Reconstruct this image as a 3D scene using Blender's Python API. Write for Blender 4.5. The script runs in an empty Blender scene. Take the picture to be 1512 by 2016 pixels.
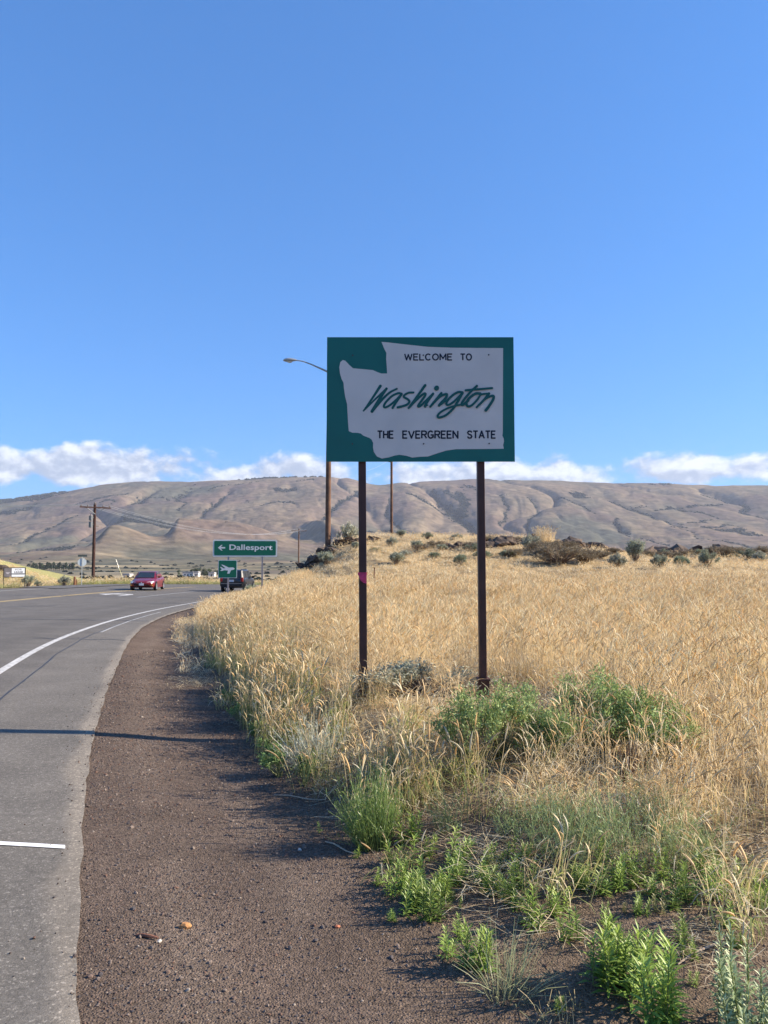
import bpy, math, random
import numpy as np
from mathutils import Vector, Matrix, noise as mnoise

random.seed(7)
RNG = np.random.default_rng(11)
sc = bpy.context.scene
COL = sc.collection

# ------------------------------------------------------------------ camera
FPX, CX, CY, HOR = 1514.0, 756.0, 1008.0, 1110.0     # photo focal length and horizon in photo pixels
EYE = 1.6
PITCH = math.atan((HOR - CY) / FPX)
cam_d = bpy.data.cameras.new('camera')
cam = bpy.data.objects.new('camera', cam_d); COL.objects.link(cam)
cam_d.sensor_fit = 'VERTICAL'; cam_d.sensor_height = 24.0; cam_d.lens = 24.0 * FPX / 2016.0
cam_d.clip_start = 0.05; cam_d.clip_end = 60000
cam.location = (0, 0, EYE); cam.rotation_euler = (math.pi / 2 + PITCH, 0, 0)
sc.camera = cam

# ------------------------------------------------------------------ light
SUN_AZ, SUN_EL = math.radians(87.5), math.radians(29)   # azimuth from +Y towards +X
SUN_DIR = Vector((math.sin(SUN_AZ) * math.cos(SUN_EL), math.cos(SUN_AZ) * math.cos(SUN_EL), math.sin(SUN_EL)))
sun_d = bpy.data.lights.new('sun', 'SUN'); sun_d.energy = 5.0; sun_d.angle = math.radians(0.53); sun_d.color = (1.0, 0.87, 0.69)
sun = bpy.data.objects.new('sun', sun_d); COL.objects.link(sun)
sun.rotation_euler = SUN_DIR.to_track_quat('Z', 'Y').to_euler()

world = bpy.data.worlds.new('World'); sc.world = world; world.use_nodes = True
def build_world():
    nt = world.node_tree; N = nt.nodes; L = nt.links; N.clear()
    out = N.new('ShaderNodeOutputWorld'); bg = N.new('ShaderNodeBackground')
    sky = N.new('ShaderNodeTexSky'); sky.sky_type = 'NISHITA'; sky.sun_disc = False
    sky.sun_elevation = SUN_EL; sky.sun_rotation = SUN_AZ
    sky.altitude = 100; sky.air_density = 1.0; sky.dust_density = 0.3; sky.ozone_density = 2.0
    bg.inputs['Strength'].default_value = 0.083
    def math_(op, a, b=None, c=None, clamp=False):
        n = N.new('ShaderNodeMath'); n.operation = op; n.use_clamp = clamp
        for i, v in enumerate((a, b, c)):
            if v is None: continue
            if isinstance(v, (int, float)): n.inputs[i].default_value = v
            else: L.new(v, n.inputs[i])
        return n.outputs[0]
    tint = N.new('ShaderNodeMix'); tint.data_type = 'RGBA'; tint.blend_type = 'MULTIPLY'
    gm = N.new('ShaderNodeGamma'); gm.inputs['Gamma'].default_value = 0.65; L.new(sky.outputs[0], gm.inputs['Color'])
    tint.inputs['Factor'].default_value = 1.0; L.new(gm.outputs[0], tint.inputs['A'])
    tint.inputs['B'].default_value = (0.46, 1.15, 2.13, 1)
    # low cumulus band round the whole horizon, in direction space
    tc = N.new('ShaderNodeTexCoord'); sep = N.new('ShaderNodeSeparateXYZ'); L.new(tc.outputs['Generated'], sep.inputs[0])
    el = math_('MULTIPLY', math_('ARCSINE', sep.outputs['Z']), 57.2958)
    az = math_('ARCTAN2', sep.outputs['X'], sep.outputs['Y'])
    def cloud(dx, dz):
        cmb = N.new('ShaderNodeCombineXYZ')
        L.new(math_('ADD', math_('MULTIPLY', az, 57.2958 / 4.0), dx), cmb.inputs['X'])
        L.new(math_('ADD', math_('MULTIPLY', el, 1 / 2.7), dz), cmb.inputs['Y'])
        cmb.inputs['Z'].default_value = 3.7
        n1 = N.new('ShaderNodeTexNoise'); n1.inputs['Scale'].default_value = 1.0; n1.inputs['Detail'].default_value = 10; n1.inputs['Roughness'].default_value = 0.56
        n1.inputs['Distortion'].default_value = 0.12
        L.new(cmb.outputs[0], n1.inputs['Vector'])
        return n1.outputs['Fac']
    c0 = cloud(0.0, 0.0); c1 = cloud(0.07, 0.17)
    # band: full between 6 and 8 degrees, fading out by about 10.5
    up = N.new('ShaderNodeMapRange'); up.interpolation_type = 'SMOOTHSTEP'
    up.inputs['From Min'].default_value = 6.4; up.inputs['From Max'].default_value = 10.4
    up.inputs['To Min'].default_value = 0.0; up.inputs['To Max'].default_value = 0.5
    L.new(el, up.inputs['Value'])
    lo = N.new('ShaderNodeMapRange'); lo.interpolation_type = 'SMOOTHSTEP'
    lo.inputs['From Min'].default_value = 4.6; lo.inputs['From Max'].default_value = 6.2
    lo.inputs['To Min'].default_value = 0.30; lo.inputs['To Max'].default_value = 0.0
    L.new(el, lo.inputs['Value'])
    d = math_('SUBTRACT', math_('SUBTRACT', c0, up.outputs[0]), lo.outputs[0])
    dens = N.new('ShaderNodeMapRange'); dens.interpolation_type = 'SMOOTHSTEP'
    dens.inputs['From Min'].default_value = 0.32; dens.inputs['From Max'].default_value = 0.50; dens.inputs['To Max'].default_value = 0.96
    L.new(d, dens.inputs['Value'])
    lit = N.new('ShaderNodeMapRange'); lit.interpolation_type = 'SMOOTHSTEP'
    lit.inputs['From Min'].default_value = -0.09; lit.inputs['From Max'].default_value = 0.12
    L.new(math_('SUBTRACT', c0, c1), lit.inputs['Value'])
    cc = N.new('ShaderNodeMix'); cc.data_type = 'RGBA'
    L.new(lit.outputs[0], cc.inputs['Factor'])
    cc.inputs['A'].default_value = (2.9, 3.4, 4.4, 1); cc.inputs['B'].default_value = (6.1, 6.4, 6.9, 1)
    mx = N.new('ShaderNodeMix'); mx.data_type = 'RGBA'
    L.new(dens.outputs[0], mx.inputs['Factor']); L.new(tint.outputs['Result'], mx.inputs['A']); L.new(cc.outputs['Result'], mx.inputs['B'])
    L.new(mx.outputs['Result'], bg.inputs['Color']); L.new(bg.outputs[0], out.inputs['Surface'])
build_world()

sc.view_settings.view_transform = 'Standard'; sc.view_settings.look = 'None'
sc.view_settings.exposure = 1.1; sc.view_settings.gamma = 1.0; sc.view_settings.use_curve_mapping = False
sc.render.engine = 'CYCLES'
sc.cycles.use_denoising = True
sc.cycles.max_bounces = 5; sc.cycles.diffuse_bounces = 3; sc.cycles.glossy_bounces = 2; sc.cycles.transmission_bounces = 3
sc.cycles.transparent_max_bounces = 6; sc.cycles.volume_bounces = 0
sc.cycles.sample_clamp_indirect = 4.0
sc.cycles.caustics_reflective = False; sc.cycles.caustics_refractive = False

# ------------------------------------------------------------------ helpers
def ray(px, py):
    a = (px - CX) / FPX; b = (CY - py) / FPX
    d = Vector((a, math.cos(PITCH) - b * math.sin(PITCH), math.sin(PITCH) + b * math.cos(PITCH)))
    return d
def at(px, py, Y):                       # the point at depth Y seen at that place in the photograph
    d = ray(px, py); return Vector((0, 0, EYE)) + d * (Y / d.y)

def _hash(ix, iy, seed):
    h = (ix.astype(np.int64) * 374761393 + iy.astype(np.int64) * 668265263 + seed * 1442695041) & 0x7fffffff
    h = ((h ^ (h >> 13)) * 1274126177) & 0x7fffffff
    h = (h ^ (h >> 16)) & 0xffff
    return h / 65535.0
def vnoise(x, y, seed=0):
    ix = np.floor(x); iy = np.floor(y); fx = x - ix; fy = y - iy
    fx = fx * fx * fx * (fx * (fx * 6 - 15) + 10); fy = fy * fy * fy * (fy * (fy * 6 - 15) + 10)
    a = _hash(ix, iy, seed); b = _hash(ix + 1, iy, seed); c = _hash(ix, iy + 1, seed); d = _hash(ix + 1, iy + 1, seed)
    return (a + (b - a) * fx) * (1 - fy) + (c + (d - c) * fx) * fy
def fbm(x, y, seed=0, oct=4, gain=0.5):
    s = 0; a = 1; t = 0
    for i in range(oct):
        s = s + a * vnoise(x, y, seed + i * 17); t += a; a *= gain; x = x * 2.03 + 11.3; y = y * 2.03 - 7.1
    return s / t * 2 - 1                 # about -1..1
def sstep(a, b, x):
    t = np.clip((x - a) / (b - a), 0, 1); return t * t * (3 - 2 * t)

def hermite(xs, ys):
    xs = np.array(xs, float); ys = np.array(ys, float)
    m = np.gradient(ys, xs)
    def f(x):
        x = np.asarray(x, float); xc = np.clip(x, xs[0], xs[-1])
        i = np.clip(np.searchsorted(xs, xc) - 1, 0, len(xs) - 2)
        h = xs[i + 1] - xs[i]; t = (xc - xs[i]) / h
        y = ((2*t**3 - 3*t**2 + 1) * ys[i] + (t**3 - 2*t**2 + t) * h * m[i] + (-2*t**3 + 3*t**2) * ys[i+1] + (t**3 - t**2) * h * m[i+1])
        return y + np.where(x < xs[0], (x - xs[0]) * m[0], 0) + np.where(x > xs[-1], (x - xs[-1]) * m[-1], 0)
    return f

def set_tags(o, label=None, cat=None, group=None, kind=None):
    if label: o['label'] = label
    if cat: o['category'] = cat
    if group: o['group'] = group
    if kind: o['kind'] = kind
    return o
def empty(name, loc, rz=0.0, label=None, cat=None, group=None):
    o = bpy.data.objects.new(name, None); COL.objects.link(o); o.empty_display_size = 0.2
    o.location = loc; o.rotation_euler = (0, 0, rz)
    return set_tags(o, label, cat, group)
def link(name, me, parent=None, loc=None, rot=None):
    o = bpy.data.objects.new(name, me); COL.objects.link(o)
    if parent: o.parent = parent
    if loc is not None: o.location = loc
    if rot is not None: o.rotation_euler = rot
    return o
def mesh_np(name, verts, quads=None, tris=None, col=None, mat=None, smooth=False):
    me = bpy.data.meshes.new(name)
    verts = np.asarray(verts, np.float32)
    me.vertices.add(len(verts)); me.vertices.foreach_set('co', verts.ravel())
    loops = []; starts = []; n = 0
    if quads is not None and len(quads):
        q = np.asarray(quads, np.int32); loops.append(q.ravel()); starts.append(np.arange(len(q)) * 4); n = len(q) * 4
    if tris is not None and len(tris):
        t = np.asarray(tris, np.int32); loops.append(t.ravel()); starts.append(n + np.arange(len(t)) * 3)
    lo = np.concatenate(loops); st = np.concatenate(starts).astype(np.int32)
    me.loops.add(len(lo)); me.loops.foreach_set('vertex_index', lo)
    me.polygons.add(len(st)); me.polygons.foreach_set('loop_start', st)
    me.update(calc_edges=True)
    if col is not None:
        a = me.color_attributes.new('Col', 'FLOAT_COLOR', 'POINT')
        c = np.ones((len(verts), 4), np.float32); c[:, :3] = np.asarray(col)[:, :3]
        a.data.foreach_set('color', c.ravel())
    if smooth: me.polygons.foreach_set('use_smooth', np.ones(len(me.polygons), bool))
    if mat: me.materials.append(mat)
    me.validate()
    return me

class MB:
    """collects pieces of ONE part"""
    def __init__(s): s.v = []; s.f = []; s.c = []
    def add(s, vs, fs, col=(1, 1, 1)):
        b = len(s.v); s.v += [tuple(p) for p in vs]; s.f += [tuple(i + b for i in f) for f in fs]; s.c += [col] * len(vs)
        return s
    def box(s, c, d, M=None, col=(1, 1, 1), taper=1.0):
        hx, hy, hz = d[0] / 2, d[1] / 2, d[2] / 2
        vs = []
        for z in (-1, 1):
            k = taper if z > 0 else 1.0
            for x, y in ((-1, -1), (1, -1), (1, 1), (-1, 1)): vs.append(Vector((x * hx * k, y * hy * k, z * hz)))
        if M is not None: vs = [M @ v for v in vs]
        vs = [v + Vector(c) for v in vs]
        return s.add(vs, [(3, 2, 1, 0), (4, 5, 6, 7), (0, 1, 5, 4), (1, 2, 6, 5), (2, 3, 7, 6), (3, 0, 4, 7)], col)
    def tube(s, pts, rad, n=8, col=(1, 1, 1), caps=True):
        pts = [Vector(p) for p in pts]
        if isinstance(rad, (int, float)): rad = [rad] * len(pts)
        vs = []; ref = None
        for i, p in enumerate(pts):
            t = (pts[min(i + 1, len(pts) - 1)] - pts[max(i - 1, 0)])
            t = t.normalized() if t.length > 1e-9 else Vector((0, 0, 1))
            if ref is None: ref = Vector((1, 0, 0)) if abs(t.x) < 0.8 else Vector((0, 1, 0))
            u = (ref - t * ref.dot(t)).normalized(); w = t.cross(u); ref = u
            for k in range(n):
                a = 2 * math.pi * k / n; vs.append(p + (u * math.cos(a) + w * math.sin(a)) * rad[i])
        fs = [(i * n + k, i * n + (k + 1) % n, (i + 1) * n + (k + 1) % n, (i + 1) * n + k) for i in range(len(pts) - 1) for k in range(n)]
        if caps: fs += [tuple(range(n - 1, -1, -1)), tuple(range((len(pts) - 1) * n, len(pts) * n))]
        return s.add(vs, fs, col)
    def prism(s, poly, y0, y1, col=(1, 1, 1)):           # poly in xz, extruded along y
        n = len(poly)
        vs = [(x, y0, z) for x, z in poly] + [(x, y1, z) for x, z in poly]
        fs = [tuple(range(n)), tuple(range(2 * n - 1, n - 1, -1))] + [(i, i + n, (i + 1) % n + n, (i + 1) % n) for i in range(n)]
        return s.add(vs, fs, col)
    def loft(s, secs, col=(1, 1, 1), closed=False, caps=True):
        n = len(secs[0]); vs = [p for q in secs for p in q]; fs = []
        for i in range(len(secs) - 1):
            for k in range(n if closed else n - 1):
                a = i * n + k; b = i * n + (k + 1) % n; fs.append((a, b, b + n, a + n))
        if caps: fs += [tuple(range(n - 1, -1, -1)), tuple(range((len(secs) - 1) * n, len(secs) * n))]
        return s.add(vs, fs, col)
    def mesh(s, name, mat=None, smooth=False, sharp=35):
        me = bpy.data.meshes.new(name); me.from_pydata(s.v, [], s.f)
        a = me.color_attributes.new('Col', 'FLOAT_COLOR', 'POINT')
        c = np.ones((len(s.v), 4), np.float32); c[:, :3] = np.array(s.c, np.float32); a.data.foreach_set('color', c.ravel())
        if mat: me.materials.append(mat)
        import bmesh
        bm = bmesh.new(); bm.from_mesh(me); bmesh.ops.recalc_face_normals(bm, faces=bm.faces)
        if smooth:
            for f in bm.faces: f.smooth = True
            for e in bm.edges:
                if len(e.link_faces) == 2 and e.calc_face_angle(0) > math.radians(sharp): e.smooth = False
        bm.to_mesh(me); bm.free(); me.update()
        return me
    def build(s, name, mat, parent=None, smooth=False, sharp=35, loc=None, rot=None):
        return link(name, s.mesh(name, mat, smooth, sharp), parent, loc, rot)

def copy_tree(o, parent=None):
    c = o.copy(); COL.objects.link(c); c.parent = parent
    for ch in list(o.children): copy_tree(ch, c)
    return c

# ------------------------------------------------------------------ materials
MATS = {}
def mat(name, color=(0.5, 0.5, 0.5), rough=0.7, metal=0.0, var=0.15, scale=6.0, bump=0.0, bscale=40.0, spec=0.3, use_col=False, color2=None, c2scale=None, detail=6):
    if name in MATS: return MATS[name]
    m = bpy.data.materials.new(name); m.use_nodes = True; nt = m.node_tree; N = nt.nodes; L = nt.links
    p = N['Principled BSDF']; p.inputs['Roughness'].default_value = rough; p.inputs['Metallic'].default_value = metal
    p.inputs['Specular IOR Level'].default_value = spec
    tc = N.new('ShaderNodeTexCoord')
    if use_col:
        base = N.new('ShaderNodeAttribute'); base.attribute_name = 'Col'; bs = base.outputs['Color']
        if color != (0.5, 0.5, 0.5):
            mm = N.new('ShaderNodeMix'); mm.data_type = 'RGBA'; mm.blend_type = 'MULTIPLY'; mm.inputs['Factor'].default_value = 1
            L.new(bs, mm.inputs['A']); mm.inputs['B'].default_value = (*color, 1); bs = mm.outputs['Result']
    else:
        rgb = N.new('ShaderNodeRGB'); rgb.outputs[0].default_value = (*color, 1); bs = rgb.outputs[0]
    if color2 is not None:
        n2 = N.new('ShaderNodeTexNoise'); n2.inputs['Scale'].default_value = c2scale or scale; n2.inputs['Detail'].default_value = detail
        L.new(tc.outputs['Object'], n2.inputs['Vector'])
        r2 = N.new('ShaderNodeMapRange'); r2.inputs['From Min'].default_value = 0.4; r2.inputs['From Max'].default_value = 0.62
        L.new(n2.outputs['Fac'], r2.inputs['Value'])
        mc = N.new('ShaderNodeMix'); mc.data_type = 'RGBA'; L.new(r2.outputs[0], mc.inputs['Factor']); L.new(bs, mc.inputs['A'])
        mc.inputs['B'].default_value = (*color2, 1); bs = mc.outputs['Result']
    if var > 0:
        n = N.new('ShaderNodeTexNoise'); n.inputs['Scale'].default_value = scale; n.inputs['Detail'].default_value = detail
        L.new(tc.outputs['Object'], n.inputs['Vector'])
        r = N.new('ShaderNodeMapRange'); r.inputs['From Min'].default_value = 0.3; r.inputs['From Max'].default_value = 0.7
        r.inputs['To Min'].default_value = 1 - var; r.inputs['To Max'].default_value = 1 + var
        L.new(n.outputs['Fac'], r.inputs['Value'])
        v = N.new('ShaderNodeVectorMath'); v.operation = 'SCALE'; L.new(bs, v.inputs[0]); L.new(r.outputs[0], v.inputs['Scale']); bs = v.outputs[0]
    L.new(bs, p.inputs['Base Color'])
    if bump > 0:
        nb = N.new('ShaderNodeTexNoise'); nb.inputs['Scale'].default_value = bscale; nb.inputs['Detail'].default_value = 5
        L.new(tc.outputs['Object'], nb.inputs['Vector'])
        b = N.new('ShaderNodeBump'); b.inputs['Strength'].default_value = 1.0; b.inputs['Distance'].default_value = bump
        L.new(nb.outputs['Fac'], b.inputs['Height']); L.new(b.outputs[0], p.inputs['Normal'])
    MATS[name] = m; return m

def leaf_mat(name, trans=0.35, var=0.25, rough=0.6, gloss=0.04):
    """foliage: colour from the vertices, a random shift for each plant, light passing through"""
    if name in MATS: return MATS[name]
    m = bpy.data.materials.new(name); m.use_nodes = True; nt = m.node_tree; N = nt.nodes; L = nt.links; N.clear()
    out = N.new('ShaderNodeOutputMaterial'); at_ = N.new('ShaderNodeAttribute'); at_.attribute_name = 'Col'
    oi = N.new('ShaderNodeObjectInfo')
    r = N.new('ShaderNodeMapRange'); r.inputs['To Min'].default_value = 1 - var; r.inputs['To Max'].default_value = 1 + var
    L.new(oi.outputs['Random'], r.inputs['Value'])
    v = N.new('ShaderNodeVectorMath'); v.operation = 'SCALE'; L.new(at_.outputs['Color'], v.inputs[0]); L.new(r.outputs[0], v.inputs['Scale'])
    d = N.new('ShaderNodeBsdfDiffuse'); L.new(v.outputs[0], d.inputs['Color'])
    t = N.new('ShaderNodeBsdfTranslucent'); L.new(v.outputs[0], t.inputs['Color'])
    mx = N.new('ShaderNodeMixShader'); mx.inputs[0].default_value = trans; L.new(d.outputs[0], mx.inputs[1]); L.new(t.outputs[0], mx.inputs[2])
    g = N.new('ShaderNodeBsdfGlossy'); g.inputs['Roughness'].default_value = rough
    m2 = N.new('ShaderNodeMixShader'); m2.inputs[0].default_value = gloss; L.new(mx.outputs[0], m2.inputs[1]); L.new(g.outputs[0], m2.inputs[2])
    L.new(m2.outputs[0], out.inputs['Surface'])
    MATS[name] = m; return m

M_STRAW = leaf_mat('straw', 0.48, 0.16)
M_LEAF = leaf_mat('green_leaf', 0.40, 0.22, 0.45, 0.05)
M_SAGE = leaf_mat('sage_leaf', 0.25, 0.18)
M_WOODY = leaf_mat('woody_stem', 0.0, 0.15)
M_SCRUB = leaf_mat('scrub_leaf', 0.2, 0.3)

# ------------------------------------------------------------------ the lie of the land
XL = hermite([-60, -40, -20, -10, 0, 5, 10.77, 14.8, 20.4, 28.3, 36, 44.7, 58, 75, 100, 140, 200],
             [26.5, 16.5, 6.9, 2.4, -1.75, -3.62, -5.36, -6.42, -7.5, -8.45, -8.95, -9.2, -9.2, -7.6, -2.0, 13.0, 44.0])   # right edge line
ZR = hermite([-30, 0, 10, 20, 28, 33, 45, 58, 77, 110, 150, 250], [0, 0, 0, -0.04, -0.12, -0.2, -0.38, -0.56, -0.78, -1.2, -1.7, -2.2])
SHW = hermite([-30, 0, 10, 14, 20, 27, 40, 200], [1.69, 1.67, 1.54, 1.47, 1.2, 1.05, 0.95, 1.0])     # paved shoulder width
GRW = hermite([-30, 2.5, 4, 6, 8, 10.5, 14, 20, 27, 33, 40, 200], [1.3, 1.35, 1.6, 1.55, 1.45, 1.42, 1.52, 1.42, 0.98, 0.6, 0.42, 0.4])  # gravel width
ROADW = 17.6
def dXL(Y): return (XL(Y + 0.5) - XL(Y - 0.5))
def road_o(X, Y):
    s = dXL(Y); return (X - XL(Y)) / np.sqrt(1 + s * s)
FIELD = hermite([-30, 0, 3, 4.5, 6, 7.4, 10, 15, 20, 25, 30, 35, 40, 45, 50, 56, 66, 85, 130, 200], [0, 0, 0.01, 0.09, 0.22, 0.33, 0.40, 0.46, 0.48, 0.53, 0.82, 1.42, 2.15, 2.85, 3.2, 3.25, 2.7, 0.4, -1.8, -2.4])
VALLEY = hermite([0, 60, 100, 200, 400, 700, 900, 1000], [-0.3, -0.7, -1.5, -3.4, -6.0, -7.6, -7.2, -6.6])
EFAR = hermite([900, 1500, 2000, 2600, 3000, 3500, 4000, 4500, 5000, 5350, 5800, 7000, 9000, 12000], [-14.5, -4, 7, 20, 34, 60, 95, 131, 157, 166, 160, 95, 60, 30])
CREST = hermite([-1.2, -0.5, -0.433, -0.367, -0.314, -0.235, -0.169, -0.10, -0.05, -0.012, 0.03, 0.13, 0.23, 0.29, 0.36, 0.45, 0.5, 1.2],
                [110, 124, 138, 153, 160, 163, 167, 171, 168, 156, 161, 165, 164, 161, 159, 155, 154, 140])
def gullies(X, Y):
    wx = fbm(X / 700, Y / 900, 31, 3) * 260; wy = fbm(X / 900, Y / 700, 37, 3) * 200
    g1 = np.abs(fbm((X + wx) / 620, (Y + wy) / 1900, 41, 2)); g2 = np.abs(fbm((X + wx * 1.3) / 260, (Y + wy) / 620, 53, 2))
    return g1, g2
# ravines of the real hillside: a line of points, half width and depth in metres
RAVINES = [([(852, 960), (872, 978), (895, 996), (922, 1012), (938, 1030)], 26, 30), ([(905, 966), (915, 985), (905, 1000)], 34, 16), ([(880, 962), (900, 972), (925, 975)], 16, 10), ([(800, 972), (850, 985), (895, 1000)], 9, 12),
           ([(1040, 978), (1060, 992), (1056, 1004), (1042, 1014), (1040, 1028), (1052, 1042)], 9, 16), ([(1200, 980), (1245, 996), (1280, 1008), (1310, 1018), (1345, 1034)], 13, 18), ([(1290, 1000), (1330, 994), (1380, 990), (1425, 986)], 8, 10), ([(1310, 990), (1345, 999), (1385, 1003), (1412, 1012)], 10, 12),
           ([(1385, 965), (1440, 972), (1475, 988), (1462, 1000), (1512, 1012)], 16, 22), ([(1215, 1018), (1212, 1028), (1222, 1040), (1240, 1046)], 8, 8), ([(448, 960), (430, 980), (424, 990), (404, 1002), (384, 1022)], 12, 18), ([(705, 962), (672, 984), (648, 1002), (628, 1024)], 16, 26),
           ([(232, 1016), (268, 1022), (300, 1024), (332, 1032)], 24, 6), ([(240, 1010), (290, 1018), (340, 1024)], 8, 6), ([(365, 1024), (395, 1020), (430, 1028)], 22, 6), ([(540, 960), (560, 962), (580, 960)], 16, 5), ([(768, 980), (760, 1000), (775, 1015), (795, 1034)], 8, 12), ([(40, 1066), (62, 1046), (110, 1026), (150, 1002)], 9, 10), ([(0, 1000), (30, 998), (60, 990)], 26, 8), ([(510, 990), (545, 980), (580, 985)], 7, 6), ([(330, 970), (365, 985), (350, 1000)], 7, 8), ([(1090, 968), (1130, 985), (1170, 1008)], 6, 9), ([(985, 972), (1000, 995), (985, 1015)], 7, 9), ([(150, 985), (205, 975), (250, 968)], 7, 5)]
_YS = np.linspace(1500, 5350, 800); _ES = EFAR(_YS)
def _hill_pt(px, py):
    t = (px - CX) / FPX; y = float(np.interp((HOR - py) * 165.0 / float(CREST(np.array(t))), _ES, _YS)); return t * y, y
RAV = [([_hill_pt(*p) for p in pts], w, d) for pts, w, d in RAVINES]
def ravine(X, Y):
    dep = np.zeros_like(X); veg = np.zeros_like(X); wob = fbm(X / 60, Y / 90, 97, 3) * 14
    for pts, w, d in RAV:
        best = np.full_like(X, 1e9); n = len(pts) - 1
        xs = [p[0] for p in pts]; ys = [p[1] for p in pts]
        m = (X > min(xs) - 160) & (X < max(xs) + 160) & (Y > min(ys) - 300) & (Y < max(ys) + 300)
        if not m.any(): continue
        x = X[m] + wob[m]; y = Y[m]; b = np.full_like(x, 1e9)
        for i in range(n):
            ax, ay = pts[i]; bx, by = pts[i + 1]; ex, ey = bx - ax, (by - ay) * 0.45; t = np.clip(((x - ax) * ex + (y - ay) * 0.45 * ey) / (ex * ex + ey * ey), 0, 1)
            b = np.minimum(b, np.hypot(x - ax - ex * t, (y - ay) * 0.45 - ey * t))
        dep[m] = np.maximum(dep[m], d * np.exp(-(b / (w * 2.2)) ** 1.2)); veg[m] = np.maximum(veg[m], sstep(w * 1.15, w * 0.5, b + fbm(x / 25, y / 40, 99, 2) * w * 0.5))
    return dep, veg
def far_h(X, Y):
    R = np.maximum(Y, np.hypot(X, Y) * 0.62)
    t = np.clip(X / np.maximum(R, 1.0), -1.2, 1.2)
    h = EYE + EFAR(R) * CREST(t) / 165.0 / FPX * R
    g1, g2 = gullies(X, Y)
    amp = sstep(1700, 3300, R) * (1 - 0.62 * sstep(4700, 5350, R))
    rel = fbm(X / 900, Y / 1100, 61, 5) * 34 * amp - np.abs(fbm(X / 330, Y / 520, 67, 5)) * 15 * amp
    g3 = np.abs(fbm((X + 40 * fbm(X / 150, Y / 200, 83, 2)) / 105, Y / 330, 89, 2))
    carve = (np.clip(1 - g1 / 0.30, 0, 1) ** 1.8 * 34 + np.clip(1 - g1 / 0.06, 0, 1) * 20 + np.clip(1 - g2 / 0.2, 0, 1) * 8 + np.clip(1 - g3 / 0.2, 0, 1) * 4) * amp
    h = h - ravine(X, Y)[0] + rel - carve + fbm(X / 210, Y / 260, 71, 6, 0.6) * 11 * amp + fbm(X / 500, Y / 300, 77, 3) * 2.5 * sstep(950, 1400, R)
    def knoll(px, yp, D, wl, wr, wd, hpx):
        x0 = (px - CX) / FPX * D; dx = X - x0 + (Y - D) * 0.25
        w = np.where(dx < 0, wl, wr); 
        return hpx / FPX * D * np.exp(-np.abs(dx / w) ** 1.7) * np.exp(-((Y - D) / wd) ** 2)
    h = h + knoll(222, 1045, 2500, 60, 190, 300, 56) + knoll(352, 1045, 2800, 42, 300, 330, 50) + knoll(470, 1045, 2900, 160, 190, 300, 26) + knoll(640, 1050, 3200, 60, 420, 420, 40)
    h = h + knoll(120, 1080, 2100, 160, 150, 260, 16)
    return h
def H(X, Y, carve=False):
    X = np.asarray(X, float); Y = np.asarray(Y, float)
    o = road_o(X, Y); zr = ZR(Y) + 0.02 * np.clip(-o, 0, 22) * sstep(25, 55, Y) - 0.03 * np.clip(o - SHW(Y), -3.2, 0) * (1 - sstep(14, 30, Y)) - 0.06 * np.clip(o - SHW(Y), 0, 1.2)
    u = o - SHW(Y) - GRW(Y)
    # right: gravel, then the field and the mound
    lowr = 1 - 0.28 * sstep(7, 16, X) - 0.12 * sstep(22, 40, X)
    F = FIELD(Y) * np.where(Y > 25, 1 - (1 - lowr) * sstep(25, 42, Y), 1) + fbm(X / 3.1, Y / 3.1, 5, 3) * 0.10 * sstep(8, 25, Y) + fbm(X / 9, Y / 9, 6, 3) * 0.32 * sstep(28, 45, Y)
    w = 1.0 + 6.5 * sstep(12, 34, Y) - 1.5 * sstep(38, 46, Y)
    h = zr + (F - zr) * sstep(-0.15, w, u)
    # shallow dip of the gravel and small unevenness
    h = h - 0.02 * np.exp(-((u + GRW(Y) * 0.5) / 0.5) ** 2) * (u < 0.6) + fbm(X / 0.9, Y / 0.9, 8, 3) * 0.014 * sstep(-0.9, 0.5, u + GRW(Y))
    # left verge and hill
    lo = -o - ROADW
    val = VALLEY(np.hypot(X, Y)) + fbm(X / 40, Y / 40, 9, 3) * 0.45 * sstep(70, 160, Y)
    lh = 11.5 * sstep(-50, -96, X + fbm(X / 12, Y / 12, 15, 3) * 2.2) * np.exp(-((Y - 132) / 40) ** 2)
    hl = val + lh
    h = np.where(lo > 0, zr + (hl - zr) * sstep(0.3, 12, lo), h)
    # everything beyond the junction runs out into the valley
    k = sstep(78, 120, Y)
    beyond = val + lh + np.where(u > 0, np.maximum(FIELD(np.clip(Y, 0, 199)) + 2.4, 0) * sstep(0, 14, u), 0)
    h = h + (beyond - h) * k
    if carve:
        inside = sstep(0.0, 0.25, -(o - SHW(Y) + 0.02)) * sstep(0.0, 0.4, o + ROADW) * (1 - sstep(100, 130, Y))
        h = h - inside * (0.035 + 0.004 * np.clip(Y, 0, 100))
    R = np.hypot(X, Y)
    fr = sstep(850, 1000, np.maximum(Y, R * 0.62))
    m = fr > 0
    if np.any(m):
        h = np.array(h, float); hm = h[m]; h[m] = hm + (far_h(X[m], Y[m]) - hm) * fr[m]
    return h
def hz(x, y): return float(H(np.array([x]), np.array([y]))[0])
_TS = np.geomspace(1.0, 400, 1500)
def ground_px(px, py):                  # where a photo pixel meets the ground
    d = ray(px, py); z = EYE + d.z * _TS
    below = np.nonzero(z < H(d.x * _TS, d.y * _TS))[0]
    t = _TS[below[0]] if len(below) else 400.0
    return Vector((0, 0, EYE)) + d * float(t)

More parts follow.
